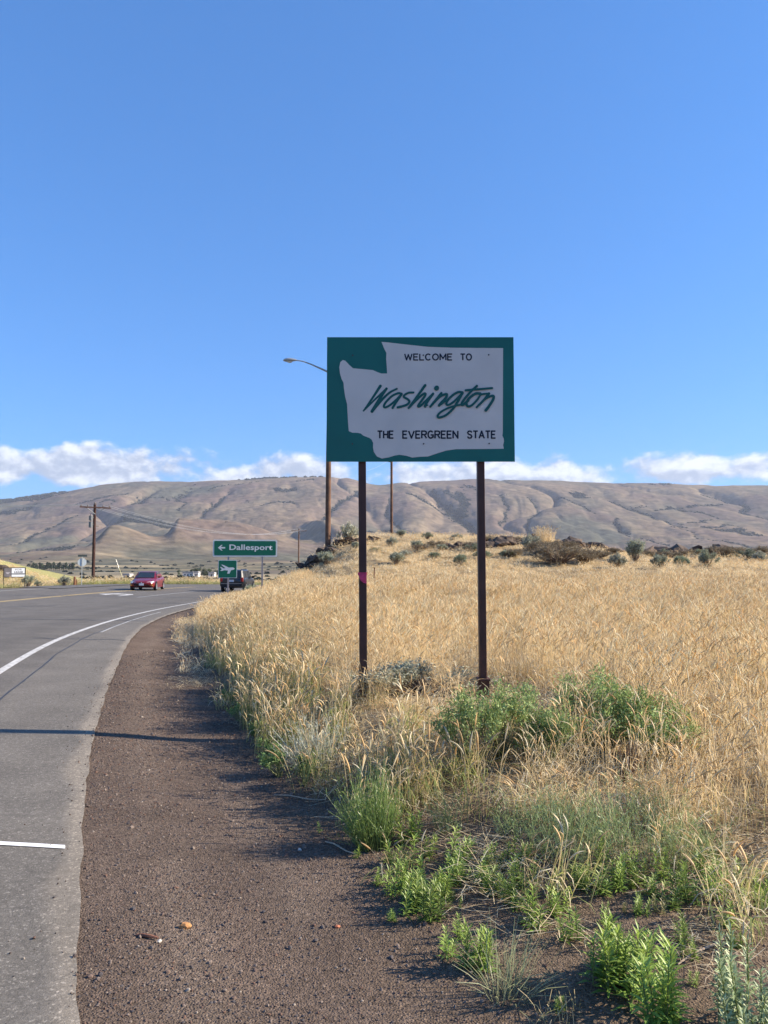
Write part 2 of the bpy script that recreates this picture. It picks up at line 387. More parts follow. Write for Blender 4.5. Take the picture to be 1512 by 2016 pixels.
def polar(name, cx, cy, r0, r1, ratio, fine, half, coarse):
    a_f = np.arange(-half, half + 1e-6, fine); a_c = np.arange(half + coarse, 360 - half - coarse * 0.5, coarse)
    ang = np.radians(np.concatenate([a_f, a_c])); nr = int(math.log(r1 / r0) / math.log(ratio)) + 1
    r = np.geomspace(r0, r1, nr); A, R = np.meshgrid(ang, r)
    X = cx + np.sin(A) * R; Y = cy + np.cos(A) * R
    na = len(ang); i = np.arange(nr - 1)[:, None] * na; j = np.arange(na)[None, :]; j2 = (j + 1) % na
    q = np.stack([i + j, i + j2, i + na + j2, i + na + j], -1).reshape(-1, 4)[:, ::-1]
    return X, Y, q

# -------- ground
def hills_colour(X, Y):
    n = fbm(X / 420, Y / 700, 101, 4); n2 = fbm(X / 90, Y / 200, 107, 4)
    tan = np.array([0.182, 0.140, 0.096]); gry = np.array([0.098, 0.098, 0.072]); rose = np.array([0.138, 0.097, 0.082]); pale = np.array([0.25, 0.197, 0.125])
    c = tan[None] + (gry - tan)[None] * sstep(-0.25, 0.35, n)[:, None]
    c = c + (rose - c) * (sstep(-0.1, 0.5, fbm(X / 300, Y / 380, 113, 3)) * 0.65)[:, None]
    c = c + (pale - c) * (sstep(0.15, 0.6, n2) * 0.55)[:, None]
    g1, g2 = gullies(X, Y)
    veg = np.maximum(sstep(0.045, 0.022, g1) * sstep(-0.25, 0.1, fbm(X / 260, Y / 420, 127, 2)), sstep(0.045, 0.02, g2) * sstep(0.0, 0.3, fbm(X / 330, Y / 360, 131, 2)))
    veg = np.maximum(veg * sstep(1900, 2900, Y) * sstep(0.1, 0.4, fbm(X / 500, Y / 600, 133, 2)), ravine(X, Y)[1])
    c = c + (np.array([0.026, 0.036, 0.03]) - c) * (veg * 0.97)[:, None]
    # low land: strips of stubble, dark scrub and pale dust
    st = fbm(X / 160, Y / 26, 139, 4); low = (1 - sstep(1300, 2400, Y))
    c = c + (np.array([0.15, 0.13, 0.085]) - c) * (sstep(0.12, 0.4, st) * low * 0.85)[:, None]
    c = c + (np.array([0.50, 0.40, 0.25]) - c) * (sstep(0.1, 0.45, fbm(X / 240, Y / 34, 149, 3)) * low * 0.7)[:, None]
    return np.clip(c, 0.01, 1), veg

M_GROUND = None
def ground_material():
    m = mat('dry_ground', rough=0.95, var=0.0, spec=0.1, use_col=True)
    nt = m.node_tree; N = nt.nodes; L = nt.links; p = N['Principled BSDF']
    src = p.inputs['Base Color'].links[0].from_socket
    tc = N.new('ShaderNodeTexCoord')
    def nz(scale, det, rough=0.6):
        n = N.new('ShaderNodeTexNoise'); n.inputs['Scale'].default_value = scale; n.inputs['Detail'].default_value = det; n.inputs['Roughness'].default_value = rough
        L.new(tc.outputs['Object'], n.inputs['Vector']); return n.outputs['Fac']
    def mr(x, a, b, c, d):
        r = N.new('ShaderNodeMapRange'); r.inputs['From Min'].default_value = a; r.inputs['From Max'].default_value = b
        r.inputs['To Min'].default_value = c; r.inputs['To Max'].default_value = d; L.new(x, r.inputs['Value']); return r.outputs[0]
    vo = N.new('ShaderNodeTexVoronoi'); vo.inputs['Scale'].default_value = 95; L.new(tc.outputs['Object'], vo.inputs['Vector'])
    f = N.new('ShaderNodeMath'); f.operation = 'MULTIPLY'
    L.new(mr(nz(34, 9, 0.8), 0.3, 0.7, 0.5, 1.5), f.inputs[0]); L.new(mr(nz(1.6, 6), 0.3, 0.7, 0.82, 1.18), f.inputs[1])
    sepc = N.new('ShaderNodeSeparateColor'); L.new(vo.outputs['Color'], sepc.inputs[0])
    f2 = N.new('ShaderNodeMath'); f2.operation = 'MULTIPLY'; L.new(f.outputs[0], f2.inputs[0]); L.new(mr(sepc.outputs[0], 0, 1, 0.7, 1.3), f2.inputs[1])
    v = N.new('ShaderNodeVectorMath'); v.operation = 'SCALE'; L.new(src, v.inputs[0]); L.new(f2.outputs[0], v.inputs['Scale'])
    L.new(v.outputs[0], p.inputs['Base Color'])
    b1 = N.new('ShaderNodeBump'); b1.inputs['Distance'].default_value = 0.02; b1.inputs['Strength'].default_value = 0.9
    ad = N.new('ShaderNodeMath'); ad.operation = 'ADD'; L.new(nz(45, 8, 0.7), ad.inputs[0]); L.new(mr(vo.outputs['Distance'], 0, 0.6, 0.5, 0), ad.inputs[1])
    L.new(ad.outputs[0], b1.inputs['Height']); L.new(b1.outputs[0], p.inputs['Normal'])
    return m
M_GROUND = ground_material()

def build_ground():
    X, Y, q = polar('ground', 0, -1.5, 0.25, 1000, 1.0125, 0.3, 60, 3.0)
    x = X.ravel(); y = Y.ravel(); z = H(x, y, carve=True)
    o = road_o(x, y); u = o - SHW(y); ug = u - GRW(y)
    n1 = fbm(x / 0.6, y / 0.6, 201, 4); n2 = fbm(x / 3, y / 3, 203, 3); n3 = fbm(x / 14, y / 14, 207, 4); R = np.hypot(x, y)
    gravel = np.array([0.138, 0.103, 0.081]); gravel2 = np.array([0.174, 0.126, 0.094]); dirt = np.array([0.175, 0.128, 0.09])
    litter = np.array([0.36, 0.265, 0.15]); mound = np.array([0.36, 0.265, 0.145]); brown = np.array([0.20, 0.145, 0.09])
    def mix(c, d, k): return c + (np.asarray(d) - c) * np.clip(k, 0, 1)[:, None]
    c = np.tile(gravel, (len(x), 1)); c = mix(c, gravel2, sstep(-0.2, 0.5, n2) * 0.8)
    c = mix(c, [0.195, 0.150, 0.116], (np.exp(-((u - 0.42) / 0.16) ** 2) + 0.8 * np.exp(-((u - 1.05) / 0.13) ** 2)) * sstep(-0.35, 0.25, fbm(x / 0.5, y / 2.2, 215, 3)) * 0.6)
    c = mix(c, dirt, sstep(-0.5, 0.3, ug + n1 * 0.3))
    front = hermite([-3, -0.8, 0, 0.6, 1.2, 2, 3, 8], [8, 5.8, 5.5, 5.0, 4.5, 4.1, 3.7, 3.5])(x)
    fld = sstep(0.0, 0.8, ug) * sstep(-0.6, 0.9, y - front + n1 * 0.5)
    c = mix(c, litter, fld * 0.9)
    c = mix(c, mound, sstep(28, 36, y) * sstep(0, 2, ug)); c = mix(c, brown, sstep(0.05, 0.45, n3) * sstep(28, 36, y) * sstep(0, 2, ug) * 0.8)
    # left verge, left hill
    lo = -o - ROADW; left = sstep(0.2, 2.0, lo)
    c = mix(c, [0.27, 0.27, 0.085], left)
    c = mix(c, [0.31, 0.285, 0.12], left * sstep(-52, -58, x) * sstep(90, 108, y + n3 * 8))
    c = mix(c, [0.34, 0.36, 0.12], left * sstep(-56, -64, x) * sstep(90, 108, y) * sstep(-0.1, 0.4, n3) * 0.6)
    val = np.array([0.37, 0.29, 0.17])
    vk = sstep(80, 112, y + n3 * 10) * (1 - sstep(-50, -55, x) * (1 - sstep(165, 185, y)))
    c = mix(c, val, np.where(u < 0, vk, vk * sstep(70, 90, y)))
    c = mix(c, [0.22, 0.24, 0.09], vk * sstep(0.0, 0.3, fbm(x / 30, y / 9, 211, 3)) * (1 - sstep(150, 260, R)) * 0.9)
    c = mix(c, [0.16, 0.135, 0.085], vk * sstep(0.05, 0.35, fbm(x / 60, y / 22, 213, 4)) * sstep(150, 230, R) * 0.9)
    mk = R > 480; hc = np.array(c); hc[mk] = hills_colour(x[mk], y[mk])[0]; c = mix(c, hc, sstep(500, 800, R))
    me = mesh_np('ground', np.stack([x, y, z], 1), q, col=c, mat=M_GROUND, smooth=True)
    o_ = link('ground', me); set_tags(o_, 'dry earth, gravel verge and field ground', 'ground', kind='structure')
    X, Y, q = polar('hills', 0, 0, 960, 11500, 1.0085, 0.105, 33, 2.0)
    x = X.ravel(); y = Y.ravel(); z = H(x, y); z[:X.shape[1]] -= 3.0
    hc, _ = hills_colour(x, y)
    mh = mat('hill_grass', rough=0.98, var=0.34, scale=0.02, spec=0.0, use_col=True, bump=6.0, bscale=0.03, detail=10)
    o_ = link('hills', mesh_np('hills', np.stack([x, y, z], 1), q, col=hc, mat=mh, smooth=True))
    set_tags(o_, 'bare tan hills rising behind the valley', 'hills', kind='structure')
build_ground()

# -------- road
def road_pt(Y, o):
    s = float(dXL(np.array(Y))); n = math.sqrt(1 + s * s)
    return float(XL(np.array(Y))) + o / n, Y - o * s / n
def strip(name, ys, offs, lift, material, parent=None, cols=None, edge_noise=0.0):
    ys = np.asarray(ys, float); s = dXL(ys); n = np.sqrt(1 + s * s); nx = 1 / n; ny = -s / n
    O = np.array(offs(ys) if callable(offs) else [np.full_like(ys, v) for v in offs])      # k x len
    if edge_noise: O[-1] = O[-1] + fbm(ys / 0.35, ys * 0, 301, 4) * edge_noise
    X = XL(ys)[None] + O * nx[None]; Y = ys[None] + O * ny[None]
    Z = H(X, Y) + lift
    k, m = O.shape; i = np.arange(k - 1)[:, None] * m; j = np.arange(m - 1)[None]
    q = np.stack([i + j, i + j + 1, i + m + j + 1, i + m + j], -1).reshape(-1, 4)[:, ::-1]
    c = cols(np.broadcast_to(ys[None], O.shape), O).reshape(-1, 3) if cols else None
    me = mesh_np(name, np.stack([X, Y, Z], -1).reshape(-1, 3), q, col=c, mat=material, smooth=True)
    return link(name, me, parent)
def asphalt_material():
    m = mat('asphalt', rough=0.88, var=0.0, spec=0.25, use_col=True)
    nt = m.node_tree; N = nt.nodes; L = nt.links; p = N['Principled BSDF']; src = p.inputs['Base Color'].links[0].from_socket
    tc = N.new('ShaderNodeTexCoord')
    n = N.new('ShaderNodeTexNoise'); n.inputs['Scale'].default_value = 130; n.inputs['Detail'].default_value = 6; n.inputs['Roughness'].default_value = 0.8
    L.new(tc.outputs['Object'], n.inputs['Vector'])
    r = N.new('ShaderNodeMapRange'); r.inputs['From Min'].default_value = 0.3; r.inputs['From Max'].default_value = 0.7; r.inputs['To Min'].default_value = 0.55; r.inputs['To Max'].default_value = 1.45
    L.new(n.outputs['Fac'], r.inputs['Value'])
    vo = N.new('ShaderNodeTexVoronoi'); vo.inputs['Scale'].default_value = 110; L.new(tc.outputs['Object'], vo.inputs['Vector'])
    sp = N.new('ShaderNodeSeparateColor'); L.new(vo.outputs['Color'], sp.inputs[0])
    r3 = N.new('ShaderNodeMapRange'); r3.inputs['From Min'].default_value = 0.86; r3.inputs['From Max'].default_value = 1.0; r3.inputs['To Min'].default_value = 1.0; r3.inputs['To Max'].default_value = 1.9
    L.new(sp.outputs[0], r3.inputs['Value'])
    n2 = N.new('ShaderNodeTexNoise'); n2.inputs['Scale'].default_value = 1.3; n2.inputs['Detail'].default_value = 6; L.new(tc.outputs['Object'], n2.inputs['Vector'])
    r2 = N.new('ShaderNodeMapRange'); r2.inputs['From Min'].default_value = 0.3; r2.inputs['From Max'].default_value = 0.7; r2.inputs['To Min'].default_value = 0.86; r2.inputs['To Max'].default_value = 1.14
    L.new(n2.outputs['Fac'], r2.inputs['Value'])
    n4 = N.new('ShaderNodeTexNoise'); n4.inputs['Scale'].default_value = 28; n4.inputs['Detail'].default_value = 4; n4.inputs['Roughness'].default_value = 0.75; L.new(tc.outputs['Object'], n4.inputs['Vector'])
    r4 = N.new('ShaderNodeMapRange'); r4.inputs['From Min'].default_value = 0.3; r4.inputs['From Max'].default_value = 0.7; r4.inputs['To Min'].default_value = 0.74; r4.inputs['To Max'].default_value = 1.26
    L.new(n4.outputs['Fac'], r4.inputs['Value']); f4 = N.new('ShaderNodeMath'); f4.operation = 'MULTIPLY'; L.new(r.outputs[0], f4.inputs[0]); L.new(r4.outputs[0], f4.inputs[1])
    f = N.new('ShaderNodeMath'); f.operation = 'MULTIPLY'; L.new(f4.outputs[0], f.inputs[0]); L.new(r2.outputs[0], f.inputs[1])
    f2 = N.new('ShaderNodeMath'); f2.operation = 'MULTIPLY'; L.new(f.outputs[0], f2.inputs[0]); L.new(r3.outputs[0], f2.inputs[1])
    v = N.new('ShaderNodeVectorMath'); v.operation = 'SCALE'; L.new(src, v.inputs[0]); L.new(f2.outputs[0], v.inputs['Scale']); L.new(v.outputs[0], p.inputs['Base Color'])
    b = N.new('ShaderNodeBump'); b.inputs['Distance'].default_value = 0.006; b.inputs['Strength'].default_value = 0.8; L.new(n.outputs['Fac'], b.inputs['Height']); L.new(b.outputs[0], p.inputs['Normal'])
    return m
def build_road():
    M = asphalt_material()
    ys = np.concatenate([np.arange(-30, 0, 1.0), np.arange(0, 14, 0.05), np.arange(14, 40, 0.25), np.arange(40, 125, 1.0)])
    def offs(y):
        sh = SHW(y); base = [-17.6, -16.5, -15.6, -13.5, -12, -10.2, -8, -6, -4.6, -3.4, -2.6, -1.8, -1.0, -0.4, 0.0, 0.18, 0.3]
        return [np.full_like(y, b) for b in base] + [0.3 + (sh - 0.3) * k for k in (0.08, 0.12, 0.3, 0.5, 0.65, 0.76, 0.82, 0.86, 0.9, 0.93, 0.96, 0.98, 1.0)]
    def cols(y, o):
        sh = SHW(y); lane = np.array([0.124, 0.113, 0.099]); shd = np.array([0.142, 0.129, 0.111]); dust = np.array([0.25, 0.215, 0.17])
        k = sstep(0.28, 0.42, o + fbm(y / 3, o * 0, 311, 3) * 0.08)[..., None]
        c = lane + (shd - lane) * k
        wheel = (np.exp(-((o + 1.0) / 0.35) ** 2) + np.exp(-((o + 2.7) / 0.35) ** 2))[..., None] * 0.12
        c = c * (1 - wheel)
        e = (sstep(-0.17, -0.06, o - sh + fbm(y / 0.8, y * 0 + 2, 313, 3) * 0.07) * (0.75 + 0.35 * fbm(y / 1.1, o / 0.3, 317, 3)))[..., None]
        return c + (dust - c) * np.clip(e, 0, 1)
    road = strip('road', ys, offs, 0.012, M, cols=cols, edge_noise=0.02)
    set_tags(road, 'worn grey asphalt highway curving past the gravel verge', 'road', kind='structure')
    # side road leaving to the left
    xs = np.linspace(-24, -150, 60); c0 = 66 + (xs + 24) * -0.04; W = 4.6
    X = np.stack([xs, xs]); Y = np.stack([c0 - W - np.exp((xs + 24) / 5) * 5, c0 + W + np.exp((xs + 24) / 5) * 5]); Z = H(X, Y) + 0.006
    Xs = np.linspace(0, 1, 7)[:, None]; XX = X[0][None] + (X[1] - X[0])[None] * Xs; YY = Y[0][None] + (Y[1] - Y[0])[None] * Xs; ZZ = H(XX, YY) + 0.05
    k, m = XX.shape; i = np.arange(k - 1)[:, None] * m; j = np.arange(m - 1)[None]
    q = np.stack([i + j, i + j + 1, i + m + j + 1, i + m + j], -1).reshape(-1, 4)
    cc = np.tile(np.array([0.122, 0.114, 0.104]), (k * m, 1))
    s_ = link('side_road', mesh_np('side_road', np.stack([XX, YY, ZZ], -1).reshape(-1, 3), q, col=cc, mat=M, smooth=True))
    set_tags(s_, 'grey asphalt side road joining the highway', 'road', kind='structure')
    white = mat('white_road_paint', (0.62, 0.605, 0.57), 0.75, var=0.16, scale=9, color2=(0.36, 0.35, 0.33), c2scale=16)
    worn = mat('worn_road_paint', (0.46, 0.45, 0.43), 0.8, var=0.2, scale=5, color2=(0.2, 0.2, 0.195), c2scale=14)
    yellow = mat('yellow_road_paint', (0.62, 0.44, 0.17), 0.75, var=0.15, scale=4, color2=(0.42, 0.33, 0.18), c2scale=6)
    tar = mat('tar_seal', (0.035, 0.034, 0.034), 0.5, var=0.2)
    yl = np.concatenate([np.arange(-25, 14, 0.25), np.arange(14, 70, 0.5)])
    strip('edge_line', yl, [-0.10, 0.02], 0.0165, white, road)
    strip('faded_edge_line', np.arange(18, 27.5, 0.4), [0.46, 0.52], 0.0165, worn, road)
    strip('shoulder_seam', np.concatenate([np.arange(-5, 14, 0.2), np.arange(14, 26, 0.5)]), lambda y: [0.40 + fbm(y / 1.5, y * 0, 331, 3) * 0.04, 0.425 + fbm(y / 1.5, y * 0, 331, 3) * 0.04 + 0.01 * fbm(y / 0.3, y * 0, 337, 2)], 0.0142, tar, road)
    strip('lane_line', np.arange(43.5, 57, 0.5), [-4.75, -4.6], 0.0165, worn, road)
    strip('yellow_line', np.arange(10, 70, 0.5), [-9.35, -9.2], 0.0165, yellow, road)
    strip('yellow_line', np.arange(10, 70, 0.5), [-9.05, -8.9], 0.0165, yellow, road)
    strip('far_edge_line', np.arange(25, 64, 0.5), [-15.6, -15.45], 0.0165, white, road)
    # turn arrow in the middle lane
    def patch(name, pts2, mat_, lift=0.017):
        vs = []
        for (yy, oo) in pts2:
            x, y = road_pt(yy, oo); vs.append((x, y, hz(x, y) + lift))
        me = bpy.data.meshes.new(name); me.from_pydata(vs, [], [tuple(range(len(vs)))]); me.materials.append(mat_)
        return link(name, me, road)
    patch('turn_arrow', [(45.2, -6.4), (45.2, -6.15), (47.6, -6.15), (48.6, -6.5), (48.9, -7.1), (48.9, -7.5), (50.0, -7.5), (48.2, -8.5), (46.6, -7.5), (47.8, -7.5), (47.8, -7.1), (47.5, -6.6), (47.0, -6.4)], white)
    # short white survey stripe across the shoulder
    p = [ground_px(128, 1671.5), ground_px(128, 1677.5)]
    vs = []
    for k in range(9):
        t = k / 8
        for a in p:
            x = a.x + (-3.3 - a.x) * t; y = a.y + 0.03 * t + 0.012 * math.sin(t * 5); vs.append((x, y, hz(x, y) + 0.0168))
    me = bpy.data.meshes.new('survey_stripe'); me.from_pydata(vs, [], [(2*k, 2*k+2, 2*k+3, 2*k+1) for k in range(8)]); me.materials.append(mat('fresh_white_paint', (0.82, 0.82, 0.81), 0.6, var=0.06, scale=30))
    link('survey_stripe', me, road)
    for (ya, oa, yb, ob, w) in ((23.0, -3.4, 22.2, 1.0, 0.05), (31.0, -7.6, 33.0, -5.0, 0.09), (30.0, -11.0, 31.5, -9.7, 0.1), (16.3, -0.6, 16.1, 1.3, 0.03)):
        vs = []
        for k in range(11):
            t = k / 10; yy = ya + (yb - ya) * t + 0.08 * math.sin(k * 1.7); oo = oa + (ob - oa) * t
            for s_ in (-1, 1):
                x, y = road_pt(yy + s_ * w, oo); vs.append((x, y, hz(x, y) + 0.0155))
        me = bpy.data.meshes.new('crack_seal'); me.from_pydata(vs, [], [(2*k, 2*k+2, 2*k+3, 2*k+1) for k in range(10)]); me.materials.append(tar)
        link('crack_seal', me, road)
    return road
build_road()

# ------------------------------------------------------------------ text
def text_mesh(body, x0, z0, x1, z1, y, mat_, bold=0.0, spacing=1.0):
    """flat lettering fitted to a rectangle in the xz plane of its sign"""
    cu = bpy.data.curves.new('lettering', 'FONT'); cu.body = body; cu.size = 1.0; cu.offset = bold; cu.space_character = spacing; cu.resolution_u = 4
    tmp = bpy.data.objects.new('tmp', cu); COL.objects.link(tmp)
    dg = bpy.context.evaluated_depsgraph_get(); dg.update()
    me = bpy.data.meshes.new_from_object(tmp.evaluated_get(dg))
    bpy.data.objects.remove(tmp); bpy.data.curves.remove(cu)
    n = len(me.vertices); co = np.zeros(n * 3, np.float32); me.vertices.foreach_get('co', co); co = co.reshape(-1, 3)
    a = co.min(0); b = co.max(0)
    out = np.zeros_like(co)
    out[:, 0] = x0 + (co[:, 0] - a[0]) / (b[0] - a[0]) * (x1 - x0)
    out[:, 2] = z0 + (co[:, 1] - a[1]) / (b[1] - a[1]) * (z1 - z0)
    out[:, 1] = y
    me.vertices.foreach_set('co', out.ravel()); me.materials.clear(); me.materials.append(mat_); me.update()
    return me
def poly_face(name, pts, y, mat_, parent):
    from mathutils.geometry import tessellate_polygon
    vs = [Vector((x, y, z)) for x, z in pts]
    tr = tessellate_polygon([[Vector((x, z, 0)) for x, z in pts]])
    me = bpy.data.meshes.new(name); me.from_pydata(vs, [], [tuple(t) for t in tr]); me.materials.append(mat_)
    return link(name, me, parent)
def catmull(pts, n=6):
    P = [np.array(p, float) for p in pts]; P = [2 * P[0] - P[1]] + P + [2 * P[-1] - P[-2]]; out = []
    for i in range(1, len(P) - 2):
        for k in range(n):
            t = k / n
            out.append(0.5 * ((2 * P[i]) + (-P[i-1] + P[i+1]) * t + (2*P[i-1] - 5*P[i] + 4*P[i+1] - P[i+2]) * t*t + (-P[i-1] + 3*P[i] - 3*P[i+1] + P[i+2]) * t**3))
    out.append(P[-2]); return out
def brush(mb, pts, w0, w1, y):
    """a round-ended brush stroke; each point lies a hair nearer than the one before"""
    P = catmull(pts) if len(pts) > 2 else [np.array(pts[0], float) + (np.array(pts[1], float) - np.array(pts[0], float)) * t for t in np.linspace(0, 1, 8)]
    n = len(P); L_ = []; R_ = []
    for i, p in enumerate(P):
        t = P[min(i + 1, n - 1)] - P[max(i - 1, 0)]; t = t / (np.linalg.norm(t) + 1e-9); nn = np.array([-t[1], t[0]])
        w = (w0 + (w1 - w0) * i / (n - 1)) / 2
        L_.append(p + nn * w); R_.append(p - nn * w)
    vs = []; fs = []
    for i in range(n):
        yy = y - i * 4e-6; vs += [(L_[i][0], yy, L_[i][1]), (R_[i][0], yy, R_[i][1])]
    fs = [(2*i, 2*i+1, 2*i+3, 2*i+2) for i in range(n - 1)]
    mb.add(vs, fs)
    for i, w in ((0, w0), (n - 1, w1)):
        yy = y - i * 4e-6 - 2e-6
        c = [(P[i][0] + math.cos(a) * w / 2, yy, P[i][1] + math.sin(a) * w / 2) for a in np.linspace(0, 2 * math.pi, 13)[:-1]]
        mb.add(c, [tuple(range(12))])

# ------------------------------------------------------------------ the state welcome sign
def build_welcome_sign():
    Y = 7.4
    K = Y / FPX
    root = empty('welcome_sign', (0, Y, 0), 0, 'large green and white state welcome sign on two dark brown posts in the grass', 'road sign')
    green = mat('sign_green', (0.003, 0.13, 0.112), 0.42, var=0.12, scale=2.0, spec=0.35)
    white = mat('sign_white', (0.64, 0.60, 0.555), 0.5, var=0.07, scale=2.2, spec=0.3)
    navy = mat('sign_dark_ink', (0.012, 0.018, 0.035), 0.5, var=0.0)
    teal = mat('sign_script_green', (0.004, 0.095, 0.088), 0.45, var=0.0)
    brown = mat('brown_post_steel', (0.062, 0.026, 0.020), 0.55, var=0.25, scale=5, spec=0.4, bump=0.0008, bscale=60)
    alu = mat('aluminium', (0.45, 0.46, 0.47), 0.45, 0.7, var=0.08)
    def w(px, py):
        p = at(px, py, Y); return p.x, p.z
    x0, ztop = w(644, 664); x1, zbot = w(1013.6, 909); zt2 = ztop
    b = MB(); b.box(((x0 + x1) / 2, 0.0, (ztop + zbot) / 2), (x1 - x0, 0.006, ztop - zbot)); b.build('panel', green, root)
    # aluminium stiffeners on the back
    for z in (zbot + 0.25, (ztop + zbot) / 2, ztop - 0.25):
        b = MB(); b.box(((x0 + x1) / 2, 0.018, z), (x1 - x0 - 0.1, 0.028, 0.06)); b.build('stiffener', alu, root)
    def c1(x, y): return w(620 + x * 420 / 1512, 640 + y * 420 / 1512)
    outline = [(472,120),(520,124),(660,140),(800,155),(960,161),(1150,163),(1333,164),(1332,460),(1331,760),(1328,785),(1338,806),(1339,828),(1333,850),(1338,877),(1150,879),(1000,880),(930,890),(865,910),(800,932),(740,934),(690,940),(650,927),(600,920),(570,924),(520,939),(475,946),(440,932),(418,900),(412,870),(413,835),(401,811),(385,800),(345,785),(325,769),(300,764),(265,763),(240,752),(235,690),(228,560),(215,510),(206,450),(203,410),(190,385),(178,345),(173,300),(180,264),(198,248),(216,254),(244,284),(270,307),(350,314),(410,320),(440,333),(470,344),(512,344),(509,290),(505,240),(507,200),(490,165)]
    poly_face('state_shape', [c1(*p) for p in outline], -0.0045, white, root)
    GL = {'W': (1.3, [[(0, 1), (.25, 0), (.5, .9), (.75, 0), (1, 1)]]), 'E': (.75, [[(1, 1), (0, 1), (0, 0), (1, 0)], [(0, .52), (.85, .52)]]), 'L': (.72, [[(0, 1), (0, 0), (1, 0)]]),
          'C': (.95, 'arc', 45, 315), 'O': (1.0, 'arc', 0, 360), 'M': (1.05, [[(0, 0), (0, 1), (.5, .25), (1, 1), (1, 0)]]), 'T': (.85, [[(0, 1), (1, 1)], [(.5, 1), (.5, 0)]]), 'H': (.85, [[(0, 0), (0, 1)], [(1, 0), (1, 1)], [(0, .52), (1, .52)]]),
          'V': (1.0, [[(0, 1), (.5, 0), (1, 1)]]), 'R': (.85, [[(0, 0), (0, 1), (.65, 1), (.93, .93), (1, .75), (.93, .57), (.65, .5), (0, .5)], [(.55, .5), (1, 0)]]), 'G': (.95, 'arc', 45, 325), 'N': (.88, [[(0, 0), (0, 1), (1, 0), (1, 1)]]),
          'S': (.85, [[(.97, .82), (.8, .97), (.5, 1), (.2, .97), (.03, .78), (.2, .58), (.8, .44), (1, .24), (.8, .03), (.5, 0), (.2, .03), (.02, .2)]]), 'A': (1.0, [[(0, 0), (.5, 1), (1, 0)], [(.2, .33), (.8, .33)]])}
    def poly_stroke(mb, pts, w_, y):
        for i in range(len(pts) - 1):
            p = np.array(pts[i]); q = np.array(pts[i + 1]); t = (q - p) / (np.linalg.norm(q - p) + 1e-9); nn = np.array([-t[1], t[0]]) * w_ / 2
            e0 = t * w_ * 0.5 * (1 if i > 0 else 0.5); e1 = t * w_ * 0.5 * (1 if i < len(pts) - 2 else 0.5); yy = y - i * 3e-5
            mb.add([(v[0], yy, v[1]) for v in (p - e0 * 0.7 + nn, p - e0 * 0.7 - nn, q + e1 * 0.7 - nn, q + e1 * 0.7 + nn)], [(0, 1, 2, 3)])
    def word(t, a, c):
        p = c1(*a); q = c1(*c); hgt = p[1] - q[1]; gap = 0.34; tot = sum(GL[ch][0] for ch in t) + gap * (len(t) - 1) * 1.0; sw = hgt * 0.18
        k = (q[0] - p[0] - sw) / tot; x = p[0] + sw / 2; mb = MB()
        for ch in t:
            g = GL[ch]; wd = g[0] * k
            if g[1] == 'arc':
                st = [[(.5 + .5 * math.cos(math.radians(u)), .5 + .5 * math.sin(math.radians(u))) for u in np.linspace(g[2], g[3], 22)]]
                if ch == 'G': st.append([(.55, .45), (.98, .45), (.98, .1)])
            else: st = g[1]
            for si, stx in enumerate(st): poly_stroke(mb, [(x + u * wd, q[1] + sw / 2 + v * (hgt - sw)) for u, v in stx], sw, -0.0062 - si * 0.0008)
            x += wd + gap * k
        return mb.build('lettering', navy, root)
    word('WELCOME', (632, 202), (975, 253)); word('TO', (1028, 202), (1113, 253)); word('THE', (440, 747), (560, 807)); word('EVERGREEN', (618, 747), (1018, 807)); word('STATE', (1076, 747), (1283, 807))
    def ws(x, y): return w(705 + x * 280 / 1512, 745 + y * 280 / 1512)
    mb = MB(); kk = 280 / 1512 * K
    S = [([(237,82),(150,215),(58,346)],27,15), ([(58,346),(170,235),(302,110)],15,20), ([(302,110),(225,225),(148,352)],24,30), ([(148,352),(262,220),(340,150),(412,112)],26,18),
         ([(462,165),(425,160),(360,190),(295,255),(274,298),(290,310),(340,285),(410,225),(462,168)],22,20), ([(462,170),(410,245),(366,316)],24,22),
         ([(588,152),(540,154),(497,176),(487,200),(528,224),(545,250),(520,280),(470,298),(422,310)],20,24), ([(712,76),(630,190),(537,316)],26,20),
         ([(537,316),(630,222),(690,170),(716,165),(706,195),(655,265),(636,298),(660,296),(720,240),(796,166)],22,22), ([(796,166),(735,250),(712,300)],24,26),
         ([(712,300),(740,285)],16,10), ([(832,108),(836,102)],46,44), ([(884,160),(830,225),(766,303)],24,20), ([(766,303),(860,205),(920,172),(944,175),(930,212),(880,265),(860,290)],22,26),
         ([(860,290),(900,268),(940,232)],16,12), ([(1108,152),(1064,149),(1005,182),(948,240),(938,275),(958,284),(1010,255),(1108,160)],24,20),
         ([(1108,158),(1060,245),(1010,322),(935,392),(862,418),(845,402),(872,365),(940,325),(1015,298),(1082,284)],25,18),
         ([(1262,82),(1195,145),(1120,235),(1098,280),(1118,280),(1170,238)],22,24), ([(1142,130),(1280,118),(1424,106)],22,20),
         ([(1296,164),(1245,166),(1182,212),(1150,265),(1165,300),(1205,290),(1265,230),(1300,180),(1340,168),(1390,164)],26,18), ([(1390,164),(1330,238),(1258,310)],24,20),
         ([(1258,310),(1350,222),(1415,190),(1440,196),(1428,238),(1385,305),(1356,343)],20,28)]
    for i, (pts, w0, w1) in enumerate(S):
        brush(mb, [ws(*p) for p in pts], w0 * kk * 1.14, w1 * kk * 1.14, -0.0070 - i * 0.0004)
    mb.build('script_lettering', teal, root)
    # bolts
    bm_ = mat('bolt_steel', (0.07, 0.07, 0.075), 0.5, 0.6, var=0.1)
    for (bx, by) in ((768, 215), (1231, 212), (770, 842), (1234, 840), (268, 215), (266, 842)):
        x, z = c1(bx, by); b = MB(); b.tube([(x, -0.003, z), (x, -0.011, z)], 0.0075, 8); b.build('bolt', bm_, root)
